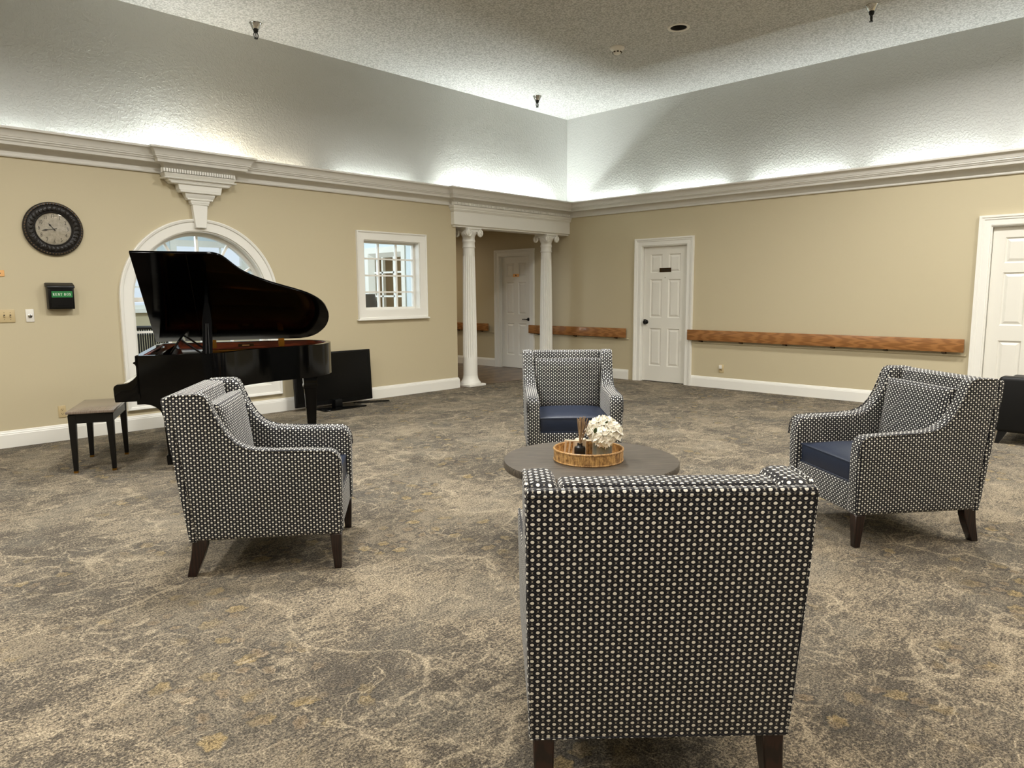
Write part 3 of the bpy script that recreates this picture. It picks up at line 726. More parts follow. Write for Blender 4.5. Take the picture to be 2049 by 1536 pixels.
# ------------------------------------------------------------------ ceiling fittings
def can(x, y, label, group):
    c = empty('recessed_light', (x, y, ZC))
    b = B()
    rr = lambda r, z: [Vector((r * math.cos(2 * PI * k / 32), r * math.sin(2 * PI * k / 32), z)) for k in range(32)]
    loft(b, [rr(0.088, 0.03), rr(0.088, -0.006), rr(0.104, -0.010), rr(0.116, -0.007), rr(0.118, 0.0), rr(0.1, 0.001)], True, False); finish('trim_ring', b, 'white_plastic', c, True)
    b = B(); loft(b, [rr(0.087, 0.0), rr(0.084, 0.16), rr(0.03, 0.165), rr(0.001, 0.166)], True, False); finish('baffle', b, 'can_inside', c, True)
    b = B(); lathe(b, [(0.0, 0.125), (0.035, 0.127), (0.048, 0.135), (0.03, 0.16), (0.0, 0.16)], 20); finish('bulb', b, 'bulb_off', c, True)
    return tag(c, label, 'ceiling light', group)
can(6.964, 4.251, 'round recessed ceiling light with white trim ring', None)
det = empty('smoke_detector', (7.007, 5.082, ZC))
b = B(); lathe(b, [(0.085, 0), (0.086, -0.012), (0.078, -0.022), (0.062, -0.026)], 32); finish('base_plate', b, 'white_plastic', det, True)
b = B(); lathe(b, [(0.060, -0.024), (0.058, -0.040), (0.046, -0.060), (0.030, -0.074), (0.012, -0.080), (0.0, -0.080)], 32); finish('sensor_dome', b, 'white_plastic', det, True)
for k in range(8):
    b = B(); a = k * PI / 4; m = Matrix.Rotation(a, 4, 'Z'); box(b, 0.044, 0.054, -0.012, 0.012, -0.062, -0.048, m); finish('vent', b, 'slot_dark', det)
tag(det, 'white domed smoke detector on the ceiling beside the recessed light', 'smoke detector')
def sprinkler(x, y, label):
    s = empty('ceiling_sprinkler', (x, y, ZC))
    b = B(); lathe(b, [(0.062, 0), (0.064, -0.004), (0.056, -0.012), (0.042, -0.046), (0.036, -0.062), (0.026, -0.064)], 24); finish('escutcheon', b, 'chrome', s, True)
    b = B(); lathe(b, [(0.026, -0.06), (0.024, -0.085), (0.014, -0.10), (0.0, -0.10)], 16); finish('body', b, 'dark_metal', s, True)
    b = B()
    for sg in (-1, 1): tube(b, [(sg * 0.014, 0, -0.09), (sg * 0.024, 0, -0.115), (sg * 0.020, 0, -0.14), (0, 0, -0.155)], 0.005, 6)
    finish('yoke', b, 'dark_metal', s, True)
    b = B(); tube(b, [(0, 0, -0.095), (0, 0, -0.15)], 0.005, 6); finish('bulb', b, 'dark_metal', s)
    b = B(); lathe(b, [(0.0, -0.150), (0.020, -0.152), (0.020, -0.157), (0.0, -0.157)], 12); finish('deflector', b, 'dark_metal', s)
    tag(s, label, 'sprinkler', 'chrome ceiling sprinklers')
sprinkler(3.723, 7.308, 'chrome ceiling sprinkler above the piano, leftmost of three')
sprinkler(7.852, 7.087, 'small chrome ceiling sprinkler close to the ceiling corner')
sprinkler(7.796, 2.580, 'chrome ceiling sprinkler at the upper right, rightmost of three')

# ------------------------------------------------------------------ things on the left wall
clk = empty('wall_clock', (1.826, LW, 1.981))
mt = Matrix.Rotation(PI / 2, 4, 'X')
b = B(); lathe(b, [(0.0, 0.002), (0.232, 0.002), (0.243, 0.010), (0.243, 0.022), (0.234, 0.032), (0.222, 0.034), (0.214, 0.028), (0.205, 0.036), (0.190, 0.044), (0.170, 0.042), (0.158, 0.032), (0.152, 0.036), (0.146, 0.030), (0.144, 0.014), (0.0, 0.014)], 64, mat=mt); finish('frame', b, 'clock_frame', clk, True)
b = B(); lathe(b, [(0.0, 0.0140), (0.1435, 0.0140), (0.1435, 0.0155), (0.0, 0.0155)], 48, mat=mt); finish('dial', b, 'clock_dial', clk)
b = B()
for k in range(60):
    a = 2 * PI * k / 60
    bmesh.ops.create_icosphere(b, subdivisions=1, radius=0.0075, matrix=Matrix.Translation((0.228 * math.cos(a), -0.034, 0.228 * math.sin(a))))
finish('bead_ring', b, 'clock_bead', clk, True, kind='stuff')
b = B()
for k in range(32):
    a = 2 * PI * k / 32; c0 = Vector((math.cos(a), 0, math.sin(a))); tn = Vector((-math.sin(a), 0, math.cos(a)))
    tube(b, [c0 * 0.162 - tn * 0.012 + Vector((0, -0.038, 0)), c0 * 0.176 + tn * 0.004 + Vector((0, -0.048, 0)), c0 * 0.190 + tn * 0.006 + Vector((0, -0.048, 0)), c0 * 0.206 - tn * 0.008 + Vector((0, -0.040, 0))], 0.006, 6, rfun=lambda t: 0.0035 + 0.005 * math.sin(PI * t))
finish('leaf_carving', b, 'clock_frame', clk, True, kind='stuff')
for hnum in range(1, 13):
    a = PI / 2 - hnum * PI / 6
    text_mesh(str(hnum), 0.042, 'numeral', 'print_black', clk, Matrix.Translation((0.115 * math.cos(a), -0.0162, 0.115 * math.sin(a))) @ Matrix.Rotation(PI / 2, 4, 'X') @ Matrix.Diagonal((0.8, 1.15, 1, 1)), 0.0, 0.0004)
def hand(ang, ln, wd, tail, y):
    b = B(); a = PI / 2 - ang; d = Vector((math.cos(a), 0, math.sin(a))); n = Vector((-math.sin(a), 0, math.cos(a)))
    pts = [(-tail, wd * 0.5), (0, wd * 0.45), (ln * 0.45, wd * 0.35), (ln * 0.65, wd * 1.1), (ln * 0.85, wd * 0.35), (ln, 0.0006), (ln, -0.0006), (ln * 0.85, -wd * 0.35), (ln * 0.65, -wd * 1.1), (ln * 0.45, -wd * 0.35), (0, -wd * 0.45), (-tail, -wd * 0.5)]
    prism(b, pts, lambda u, v, q: d * u + n * v + Vector((0, q, 0)), y, y - 0.0015); finish('hand', b, 'print_black', clk)
hand(math.radians(10.72 * 30), 0.062, 0.008, 0.022, -0.018); hand(math.radians(43.3 * 6), 0.098, 0.007, 0.028, -0.0205)
b = B(); lathe(b, [(0.0, 0.0285), (0.10, 0.0275), (0.1435, 0.024), (0.1435, 0.0225), (0.10, 0.026), (0.0, 0.027)], 48, mat=mt); finish('glass', b, 'clock_glass', clk, True)
tag(clk, 'round clock with ornate dark beaded frame and black numerals on the left wall', 'clock')

rb = empty('rent_box', (1.828, LW, 1.245))
b = B(); prism(b, [(0, 0), (0.075, 0.0), (0.085, 0.195), (0.0, 0.215)], lambda u, v, d: Vector((d, -u, v)), -0.105, 0.105); bevel(b, 0.004, 2); finish('body', b, 'black_satin', rb, True)
b = B(); prism(b, [(0, 0.242), (0.03, 0.244), (0.092, 0.214), (0.097, 0.196), (0.088, 0.192), (0.0, 0.208)], lambda u, v, d: Vector((d, -u, v)), -0.112, 0.112); bevel(b, 0.004, 2); finish('lid', b, 'black_satin', rb, True)
b = B(); prism(b, [(0.076, 0.012), (0.082, 0.012), (0.090, 0.186), (0.084, 0.186)], lambda u, v, d: Vector((d, -u, v)), -0.088, 0.088); bevel(b, 0.002, 1); finish('door', b, 'black_satin', rb, True)
tl = math.atan2(0.008, 0.174)
Mf = Matrix.Translation((0.004, -0.0895, 0.137)) @ Matrix.Rotation(tl, 4, 'X')
b = B(); box(b, -0.084, 0.084, -0.0015, 0.0005, -0.029, 0.029, Mf); lab = finish('name_label', b, 'label_green', rb); lab['label'] = 'green RENT BOX sticker'
GL = {  # serif capitals drawn as strokes on a 1x1.4 grid: (x0, y0, x1, y1, width)
    'R': [(0.2, 0, 0.2, 1.4, .26), (0.2, 1.34, .62, 1.34, .12), (.2, .74, .62, .74, .12), (.72, .82, .72, 1.26, .22), (.45, .72, .86, .04, .24), (0, .05, .42, .05, .1), (0, 1.35, .3, 1.35, .1), (.74, .05, 1, .05, .1)],
    'E': [(0.2, 0, 0.2, 1.4, .26), (0, .06, .85, .06, .12), (0, 1.34, .82, 1.34, .12), (.2, .72, .62, .72, .12), (.84, 0, .84, .36, .1), (.8, 1.1, .8, 1.4, .1), (.6, .52, .6, .92, .1)],
    'N': [(0.16, 0, .16, 1.4, .12), (.9, 0, .9, 1.4, .12), (.16, 1.36, .9, .04, .26), (0, .05, .34, .05, .1), (0, 1.35, .2, 1.35, .1), (.72, 1.35, 1.08, 1.35, .1)],
    'T': [(.48, 0, .48, 1.4, .26), (0, 1.34, .96, 1.34, .12), (.05, 1.06, .05, 1.4, .1), (.91, 1.06, .91, 1.4, .1), (.24, .05, .72, .05, .1)],
    'B': [(0.2, 0, 0.2, 1.4, .26), (0, 1.34, .62, 1.34, .12), (0, .74, .66, .74, .12), (0, .06, .66, .06, .12), (.72, .84, .72, 1.26, .22), (.78, .14, .78, .66, .24)],
    'O': [(.14, .3, .14, 1.1, .24), (.9, .3, .9, 1.1, .24), (.3, 1.34, .74, 1.34, .12), (.3, .06, .74, .06, .12), (.14, 1.06, .34, 1.34, .16), (.9, 1.06, .7, 1.34, .16), (.14, .34, .34, .06, .16), (.9, .34, .7, .06, .16)],
    'X': [(.14, 1.36, .86, .04, .26), (.84, 1.36, .14, .04, .12), (0, .05, .34, .05, .1), (.64, .05, 1, .05, .1), (0, 1.35, .36, 1.35, .1), (.64, 1.35, .98, 1.35, .1)]}
sx_ = 0.0150; cur = -0.0745
for ch in 'RENT BOX':
    if ch == ' ': cur += 0.010; continue
    b = B()
    for (x0, y0, x1, y1, w) in GL[ch]:
        d = Vector((x1 - x0, 0, y1 - y0)); n = Vector((-d.z, 0, d.x)).normalized() * (w / 2)
        p0, p1 = Vector((x0, 0, y0)), Vector((x1, 0, y1))
        q = [p0 + n, p0 - n, p1 - n, p1 + n]
        f = [b.verts.new(Mf @ Vector((cur + p.x * sx_, -0.0022, (p.z - 0.7) * sx_ * 1.12))) for p in q]; b.faces.new(f)
    finish('letter', b, 'label_white', lab); cur += sx_ * 1.0 + 0.0052
b = B(); box(b, -0.045, 0.05, -0.004, 0.0, -0.006, 0.0, Matrix.Translation((0.004, -0.083, 0.036)) @ Matrix.Rotation(tl, 4, 'X')); finish('slot', b, 'black_plastic', rb)
tag(rb, 'black metal rent box with green label on the left wall below the clock', 'mailbox')

def plate(name, x, z, w, h, mat, label, cat, fill):
    p = empty(name, (x, LW, z)); b = B(); box(b, -w / 2, w / 2, -0.008, 0, -h / 2, h / 2); bevel(b, 0.003, 2); finish('cover_plate', b, mat, p, True)
    fill(p); return tag(p, label, cat)
def f_switch(p):
    for x in (-0.023, 0.023):
        b = B(); box(b, x - 0.006, x + 0.006, -0.0095, -0.007, -0.013, 0.013); finish('slot', b, 'slot_dark', p)
        b = B(); box(b, x - 0.004, x + 0.004, -0.022, -0.008, -0.004, 0.006, Matrix.Rotation(math.radians(18), 4, 'X')); finish('toggle', b, 'ivory_plastic', p)
        for z in (-0.03, 0.03):
            b = B(); lathe(b, [(0.003, 0), (0.003, 0.001), (0, 0.001)], 8, mat=Matrix.Translation((x, -0.008, z)) @ mt); finish('screw', b, 'slot_dark', p)
plate('light_switch', 1.410, 1.190, 0.116, 0.116, 'ivory_plastic', 'ivory double light switch plate at the left edge of the wall', 'switch', f_switch)
def f_dim(p):
    b = B(); lathe(b, [(0.018, 0), (0.018, 0.004), (0.015, 0.006), (0.0, 0.006)], 20, mat=Matrix.Translation((0, -0.008, -0.004)) @ mt); finish('dial', b, 'chrome', p, True)
    b = B(); box(b, -0.003, 0.003, -0.03, -0.012, -0.014, 0.008, Matrix.Rotation(0.4, 4, 'Y')); finish('key_lever', b, 'slot_dark', p)
plate('dimmer_switch', 1.582, 1.190, 0.064, 0.116, 'white_plastic', 'white single switch plate with round dial beside the ivory switch', 'switch', f_dim)
def f_out(p):
    for z in (-0.02, 0.02):
        b = B(); lathe(b, [(0.0165, 0), (0.0165, 0.002), (0, 0.002)], 16, mat=Matrix.Translation((0, -0.008, z)) @ mt); r = finish('receptacle', b, 'ivory_plastic', p)
        b = B(); box(b, -0.008, -0.005, -0.0108, -0.0098, z - 0.002, z + 0.007); box(b, 0.005, 0.008, -0.0108, -0.0098, z - 0.002, z + 0.007); box(b, -0.003, 0.003, -0.0108, -0.0098, z - 0.012, z - 0.007); finish('socket_holes', b, 'slot_dark', r)
plate('wall_outlet', 1.770, 0.277, 0.064, 0.112, 'ivory_plastic', 'ivory wall outlet above the baseboard beside the piano bench', 'outlet', f_out)
bp = empty('brass_plaque', (1.385, LW, 1.570)); b = B(); box(b, -0.034, 0.034, -0.008, 0, -0.028, 0.028); bevel(b, 0.002, 1); finish('plate', b, 'bright_brass', bp, True)
b = B(); box(b, -0.018, 0.006, -0.009, -0.0078, -0.004, 0.003); finish('print', b, 'print_black', bp)
tag(bp, 'small brass plaque at the left edge above the light switch', 'sign')
ro = empty('wall_outlet', (RW, 4.820, 0.284)); b = B(); box(b, -0.008, 0, -0.036, 0.036, -0.058, 0.058); bevel(b, 0.003, 2); finish('cover_plate', b, 'ivory_plastic', ro, True)
b = B(); box(b, -0.040, -0.006, -0.014, 0.022, 0.000, 0.052); bevel(b, 0.004, 2); finish('plug_adapter', b, 'white_plastic', ro, True)
b = B(); box(b, -0.0095, -0.0075, -0.008, -0.004, -0.030, -0.016); box(b, -0.0095, -0.0075, 0.004, 0.008, -0.030, -0.016); finish('socket_holes', b, 'slot_dark', ro)
tag(ro, 'outlet with white plug-in adapter below the long oak handrail', 'outlet')

# ------------------------------------------------------------------ armchairs
def pillow(w, d, h, n=10, puff=0.30, rnd=0.022):
    """soft box: w along x, d along y (thickness), h along z, crowned on its two big faces"""
    bm = bmesh.new(); bmesh.ops.create_cube(bm, size=2.0)
    bmesh.ops.subdivide_edges(bm, edges=bm.edges[:], cuts=n, use_grid_fill=True)
    for v in bm.verts:
        x, y, z = v.co
        X, Z = w / 2, h / 2
        cr = (1 - abs(x) ** 3.2) * (1 - abs(z) ** 3.2)
        ex = x * (1 - 0.04 * (1 - abs(y)) * 0); sq_ = lambda t: math.copysign(min(1, abs(t)), t)
        edge = 1 - rnd * 6 * (abs(y) ** 4) * 0.25
        v.co = Vector((x * X * (edge if abs(x) > 0.99 else 1), y * d / 2 * (1 - puff + puff * max(cr, 0) ** 0.5), z * Z * (edge if abs(z) > 0.99 else 1)))
    return bm
# side outline in (forward y, z)
RK = lambda z: -0.36 - 0.085 * (z - 0.18) / 0.70        # rear face rake
side = [(-0.335, 0.18), (0.350, 0.18), (0.362, 0.20), (0.366, 0.50), (0.362, 0.560), (0.345, 0.596), (0.315, 0.612), (0.20, 0.617), (0.05, 0.621), (-0.04, 0.628),
        (-0.085, 0.640), (-0.125, 0.664), (-0.160, 0.700), (-0.190, 0.750), (-0.215, 0.805), (-0.235, 0.866), (-0.250, 0.894), (-0.278, 0.906), (-0.40, 0.902), (RK(0.885) + 0.022, 0.885)]
def make_chair():
    c = empty('armchair')
    for s in (-1, 1):
        b = B()
        ox = lambda z: 0.350 + 0.014 * (z - 0.18) / 0.70
        th = lambda y, z: 0.098 if z < 0.62 else 0.098 - 0.012 * min(1, (z - 0.62) / 0.25)
        n = len(side)
        a = [b.verts.new((s * ox(z), y, z)) for y, z in side]; d = [b.verts.new((s * (ox(z) - th(y, z)), y, z)) for y, z in side]
        b.faces.new(a); b.faces.new(list(reversed(d)))
        for i in range(n):
            j = (i + 1) % n; b.faces.new((a[j], a[i], d[i], d[j]))
        bm_e = [e for e in b.edges if (e.verts[0] in a) == (e.verts[1] in a)]
        bmesh.ops.recalc_face_normals(b, faces=b.faces)
        bmesh.ops.bevel(b, geom=bm_e, offset=0.030, segments=4, profile=0.5, affect='EDGES', clamp_overlap=True)
        sp = finish('side_panel', b, 'eye_fabric', c, True, True)
        # welt along the outer edge of the arm and wing
        b = B(); tube(b, [(s * (ox(z) - 0.006), y - 0.004 * (1 if i > 14 else 0), z - 0.004) for i, (y, z) in enumerate(side) if i >= 3], 0.0050, 6)
        finish('welt', b, 'eye_fabric', sp, True, True)
    b = B()
    r = lambda z, w, t: [Vector((-w, RK(z), z)), Vector((w, RK(z), z)), Vector((w, RK(z) + t, z)), Vector((-w, RK(z) + t, z))]
    loft(b, [r(0.178, 0.352, 0.030), r(0.40, 0.357, 0.030), r(0.64, 0.361, 0.030), r(0.892, 0.364, 0.034)]); bevel(b, 0.010, 3, 40)
    bp_ = finish('back_panel', b, 'eye_fabric', c, True, True)
    b = B(); tube(b, [(sg * w, RK(z) + 0.002, z) for sg, w, z in ((-1, 0.347, 0.184), (-1, 0.356, 0.60), (-1, 0.359, 0.878), (1, 0.359, 0.878), (1, 0.356, 0.60), (1, 0.347, 0.184))], 0.0048, 6, True); finish('welt', b, 'eye_fabric', bp_, True, True)
    b = B()
    r = lambda z, y0, y1: [Vector((-0.277, y0, z)), Vector((0.277, y0, z)), Vector((0.277, y1, z)), Vector((-0.277, y1, z))]
    loft(b, [r(0.30, RK(0.3) + 0.028, RK(0.30) + 0.16), r(0.60, RK(0.6) + 0.028, RK(0.6) + 0.145), r(0.898, RK(0.898) + 0.028, RK(0.898) + 0.128)]); bevel(b, 0.018, 3, 40)
    finish('inner_back', b, 'eye_fabric', c, True, True)
    b = pillow(0.53, 0.125, 0.40, 10, 0.35)
    mm = Matrix.Translation((0, -0.232, 0.640)) @ Matrix.Rotation(math.radians(8.5), 4, 'X')
    bmesh.ops.transform(b, matrix=mm, verts=b.verts); bc = finish('back_cushion', b, 'eye_fabric', c, True, True, ang=60)
    b = B(); box(b, -0.275, 0.275, 0.285, 0.350, 0.180, 0.338); bevel(b, 0.012, 3); finish('front_rail', b, 'eye_fabric', c, True, True)
    b = B(); box(b, -0.30, 0.30, -0.34, 0.30, 0.182, 0.330); finish('seat_deck', b, 'black_satin', c)
    b = B()
    NX, NY = 12, 12
    top, bot = {}, {}
    for i in range(NX + 1):
        for j in range(NY + 1):
            u, v = i / NX * 2 - 1, j / NY * 2 - 1
            x, y = u * 0.254, 0.066 + v * 0.270
            cr = (1 - u ** 4) * (1 - v ** 4)
            top[i, j] = b.verts.new((x, y, 0.452 + 0.026 * cr)); bot[i, j] = b.verts.new((x, y, 0.336))
    for i in range(NX):
        for j in range(NY):
            b.faces.new((top[i, j], top[i + 1, j], top[i + 1, j + 1], top[i, j + 1])); b.faces.new((bot[i, j], bot[i, j + 1], bot[i + 1, j + 1], bot[i + 1, j]))
    rimk = [(i, 0) for i in range(NX)] + [(NX, j) for j in range(NY)] + [(i, NY) for i in range(NX, 0, -1)] + [(0, j) for j in range(NY, 0, -1)]
    for k in range(len(rimk)):
        p, q = rimk[k], rimk[(k + 1) % len(rimk)]; b.faces.new((bot[p], bot[q], top[q], top[p]))
    bmesh.ops.recalc_face_normals(b, faces=b.faces); bevel(b, 0.010, 2, 50)
    sc = finish('seat_cushion', b, 'navy_leather', c, True); sc['label'] = 'navy leather seat cushion'
    for z in (0.447, 0.343):
        b = B(); tube(b, [(-0.253, -0.203, z), (0.253, -0.203, z), (0.253, 0.335, z), (-0.253, 0.335, z)], 0.0055, 6, True); finish('piping', b, 'navy_leather', sc, True)
    for s in (-1, 1):
        b = B(); q = lambda z, y, h, x: [Vector((s * x - h, y - h, z)), Vector((s * x + h, y - h, z)), Vector((s * x + h, y + h, z)), Vector((s * x - h, y + h, z))]
        loft(b, [q(0.0, 0.330, 0.018, 0.312), q(0.185, 0.326, 0.029, 0.312)]); bevel(b, 0.004, 1); finish('leg', b, 'espresso', c, True)
        b = B(); q2 = lambda z, y0, y1, h, x: [Vector((s * x - h, y0, z)), Vector((s * x + h, y0, z)), Vector((s * x + h, y1, z)), Vector((s * x - h, y1, z))]
        loft(b, [q2(0.0, -0.390, -0.348, 0.022, 0.312), q2(0.05, -0.378, -0.326, 0.024, 0.312), q2(0.10, -0.366, -0.305, 0.026, 0.312), q2(0.15, -0.358, -0.290, 0.028, 0.312), q2(0.19, -0.354, -0.284, 0.029, 0.312)]); bevel(b, 0.004, 1, 40); finish('leg', b, 'espresso', c, True)
    return c
chair = make_chair()
index_children()
def put(o, x, y, head, label):
    o.location = (x, y, 0); o.rotation_euler = (0, 0, math.radians(head) - PI / 2)
    tag(o, label, 'armchair', 'matching patterned armchairs round the table')
put(chair, 1.790, 1.204, 45.5, 'patterned navy and white armchair in the foreground, seen from behind')
put(copy_tree(chair), 1.768, 3.467, -37.5, 'patterned armchair in front of the piano, leftmost of four')
put(copy_tree(chair), 4.250, 3.490, 225.0, 'patterned armchair with navy seat beyond the table, facing the camera')
put(copy_tree(chair), 4.368, 1.270, 142.0, 'patterned armchair at the right, its navy seat facing left')

# ------------------------------------------------------------------ coffee table and tray
TX, TY, TZ = 3.068, 2.372, 0.45
tb = empty('coffee_table', (TX, TY, 0), math.radians(-45))
b = B(); lathe(b, [(0.0, TZ - 0.045), (0.470, TZ - 0.045), (0.482, TZ - 0.041), (0.486, TZ - 0.034), (0.486, TZ - 0.006), (0.482, TZ), (0.0, TZ)], 72); finish('tabletop', b, 'table_wood', tb, True)
b = B(); lathe(b, [(0.0, 0.0), (0.300, 0.0), (0.305, 0.02), (0.300, 0.04), (0.225, 0.06), (0.19, 0.12), (0.175, 0.25), (0.19, 0.36), (0.24, 0.405), (0.0, 0.405)], 48); finish('pedestal', b, 'table_wood', tb, True)
tag(tb, 'round dark grey wood coffee table between the armchairs', 'table')
import_pos = (3.046, 2.370)
tr = empty('rattan_tray', (import_pos[0], import_pos[1], TZ))
RT = 0.190
b = B(); lathe(b, [(0.0, 0.0), (RT, 0.0), (RT, 0.008), (0.0, 0.008)], 56); finish('tray_base', b, 'rattan', tr)
stick = B(); box(stick, -0.0048, 0.0048, -0.003, 0.003, 0.004, 0.062)
sm = bpy.data.meshes.new('wall_stick'); stick.to_mesh(sm); stick.free(); sm.materials.append(MATS['rattan'])
b = B(); n = 112
for k in range(n):
    a = 2 * PI * k / n
    box(b, RT - 0.004, RT + 0.002, -0.0049, 0.0049, 0.004, 0.060 + 0.002 * random.random(), Matrix.Rotation(a, 4, 'Z') @ Matrix.Translation((0.0, 0, 0)))
finish('wall_sticks', b, 'rattan', tr, kind='stuff')
for z in (0.006, 0.064):
    b = B(); tube(b, [((RT) * math.cos(2 * PI * k / 56), (RT) * math.sin(2 * PI * k / 56), z) for k in range(56)], 0.006 if z > 0.05 else 0.005, 8, True); finish('rim', b, 'rattan', tr, True)
tag(tr, 'round rattan tray with slatted wall on the coffee table', 'tray')
TB = TZ + 0.008
# offsets on the tray in screen-right (r) and away from the camera (f)
RR = Vector((0.697, -0.717, 0)); FF = Vector((0.717, 0.697, 0))
def on_tray(r, f): p = Vector((import_pos[0], import_pos[1], TB)) + RR * r + FF * f; return p
df = empty('reed_diffuser', on_tray(-0.052, -0.045), math.radians(-45))
b = B(); lathe(b, [(0.0, 0.0), (0.028, 0.0), (0.031, 0.004), (0.031, 0.066), (0.028, 0.075), (0.016, 0.080), (0.014, 0.083), (0.0145, 0.094), (0.010, 0.094), (0.010, 0.08), (0.0, 0.08)], 32); finish('bottle', b, 'bottle_black', df, True)
rs = random.Random(3)
for k in range(16):
    a = rs.uniform(0, 2 * PI); t = rs.uniform(0.05, 0.26) if k > 5 else rs.uniform(0.0, 0.10)
    if k in (14, 15): a, t = rs.uniform(-0.2, 0.2), (0.24, 0.34)[k - 14]
    L = rs.uniform(0.135, 0.160); d = Vector((math.sin(t) * math.cos(a), math.sin(t) * math.sin(a), math.cos(t)))
    p0 = Vector((0, 0, 0.082)) + Vector((rs.uniform(-.004, .004), rs.uniform(-.004, .004), 0))
    b = B(); tube(b, [p0, p0 + d * L], 0.0022, 6); finish('reed', b, 'reed_wood', df)
tag(df, 'black bottle reed diffuser with wooden sticks on the rattan tray', 'diffuser')
# glass vase
vz = empty('glass_vase', on_tray(0.075, -0.015))
b = B(); VR = 0.055
rr = lambda r, z: [Vector((r * math.cos(2 * PI * k / 40), r * math.sin(2 * PI * k / 40), z)) for k in range(40)]
loft(b, [rr(0.001, 0.0), rr(VR - 0.004, 0.0), rr(VR, 0.004), rr(VR, 0.110), rr(VR - 0.004, 0.110), rr(VR - 0.005, 0.012), rr(0.001, 0.012)], True, False); finish('vessel', b, 'vase_glass', vz, True)
tag(vz, 'clear cylindrical glass vase holding white flowers on the tray', 'vase')
bq = empty('flower_bouquet', on_tray(0.075, -0.015))
def blossom(radius, seed, layers=4):
    rs = random.Random(seed); bm = bmesh.new()
    for L in range(layers):
        n = (4, 6, 8, 8)[L]; el = math.radians((74, 48, 20, -14)[L]); rad = radius * (0.45 + 0.55 * L / (layers - 1))
        for k in range(n):
            a = 2 * PI * (k + 0.5 * (L % 2)) / n + rs.uniform(-.15, .15); e = el + rs.uniform(-.12, .12)
            cdir = Vector((math.cos(e) * math.cos(a), math.cos(e) * math.sin(a), math.sin(e)))
            t1 = Vector((-math.sin(a), math.cos(a), 0)); t2 = cdir.cross(t1)
            s = radius * rs.uniform(0.46, 0.66); cen = cdir * rad
            tilt = rs.uniform(0.5, 1.5)
            grid = []
            for i in range(5):
                row = []
                for j in range(4):
                    u, v = i / 4 * 2 - 1, j / 3 * 2 - 1
                    wd = math.sqrt(max(0.0, 1 - (v * 0.72 - 0.12) ** 2)) * (0.75 + 0.25 * v)
                    cup = 0.22 * (u * u) + tilt * (v - 0.2) * 0.35 + 0.07 * math.sin(5 * u + seed + k)
                    row.append(bm.verts.new(cen + (t1 * u * wd - t2 * v + cdir * cup) * s))
                grid.append(row)
            for i in range(4):
                for j in range(3): bm.faces.new((grid[i][j], grid[i + 1][j], grid[i + 1][j + 1], grid[i][j + 1]))
    return bm
bl = [(0.000, 0, -0.062, 0.140, 0.050, 1, 0), (-0.054, 0, -0.002, 0.172, 0.042, 2, 0), (0.064, 0, -0.020, 0.165, 0.048, 3, 0), (0.004, 0, -0.005, 0.205, 0.044, 4, 0), (0.045, 0, 0.045, 0.190, 0.040, 5, 0), (-0.035, 0, 0.045, 0.185, 0.040, 6, 0), (-0.044, 0, -0.036, 0.130, 0.030, 8, 0)]
for (r, _u, f, z, rad, seed, tl_) in bl:
    p = RR * r + FF * f + Vector((0, 0, z)); axis = Vector((p.x, p.y, 0)).normalized() if p.xy.length > 0.01 else Vector((1, 0, 0))
    out = (Vector((p.x, p.y, (z - 0.11) * 1.1))).normalized()
    bm = blossom(rad, seed); q = Vector((0, 0, 1)).rotation_difference(out).to_matrix().to_4x4()
    bmesh.ops.transform(bm, matrix=Matrix.Translation(p) @ q, verts=bm.verts)
    fl_ = finish('blossom', bm, 'petal', bq, True, ang=80)
    bm = B(); bmesh.ops.create_icosphere(bm, subdivisions=2, radius=rad * 0.36, matrix=Matrix.Translation(p + out * rad * 0.1)); finish('flower_heart', bm, 'petal_heart', fl_, True)
    b = B(); tube(b, [p - out * rad * 0.3, Vector((p.x * 0.45, p.y * 0.45, 0.10)), Vector((-p.x * 0.3, -p.y * 0.3, 0.016))], 0.0028, 6); finish('stem', b, 'stem_green', bq, True)
for (r, f, z, a, s) in ((-0.048, -0.072, 0.172, 1.3, 0.022), (0.014, -0.062, 0.216, 0.35, 0.012)):
    b = B(); p = RR * r + FF * f + Vector((0, 0, z)); d = (RR * math.cos(a) + Vector((0, 0, 1)) * math.sin(a)); e = d.cross(FF)
    ol = [(0, 0), (0.35, 0.32), (0.7, 0.26), (1, 0), (0.7, -0.26), (0.35, -0.32)]
    prism(b, ol, lambda u, v, h: p + d * (u - 0.5) * s * 1.6 + e * v * s * 1.5 - FF * (h + 0.10 * s * math.cos(3 * (u - 0.5))), -0.001, 0.001); finish('leaf', b, 'leaf_green', bq)
tag(bq, 'bunch of cream white blossoms standing in the glass vase', 'flowers')
# pale wooden rack and block ornaments on the tray
wr = empty('wooden_rack', on_tray(-0.098, 0.02), math.radians(-45 - 18))
for k in range(4):
    b = B(); box(b, -0.005, 0.005, -0.004, 0.004, 0.0, 0.098, Matrix.Translation((-0.036 + k * 0.024, 0, 0)) @ Matrix.Rotation(math.radians(7), 4, 'Y')); finish('slat', b, 'pale_wood', wr)
for z in (0.004, 0.094):
    b = B(); box(b, -0.045 + z * 0.12, 0.045 + z * 0.12, -0.006, 0.006, z - 0.004, z + 0.005); bevel(b, 0.002, 1); finish('crossbar', b, 'pale_wood', wr)
tag(wr, 'pale wooden slatted ornament behind the diffuser, left on the tray', 'ornament')
cb = empty('cream_candle', on_tray(-0.040, 0.045))
b = B(); lathe(b, [(0.0, 0), (0.030, 0), (0.032, 0.003), (0.032, 0.095), (0.029, 0.10), (0.006, 0.098), (0.0, 0.098)], 28); finish('wax', b, 'cream_box', cb, True)
b = B(); tube(b, [(0, 0, 0.097), (0.001, 0, 0.108)], 0.0014, 5); finish('wick', b, 'print_black', cb)
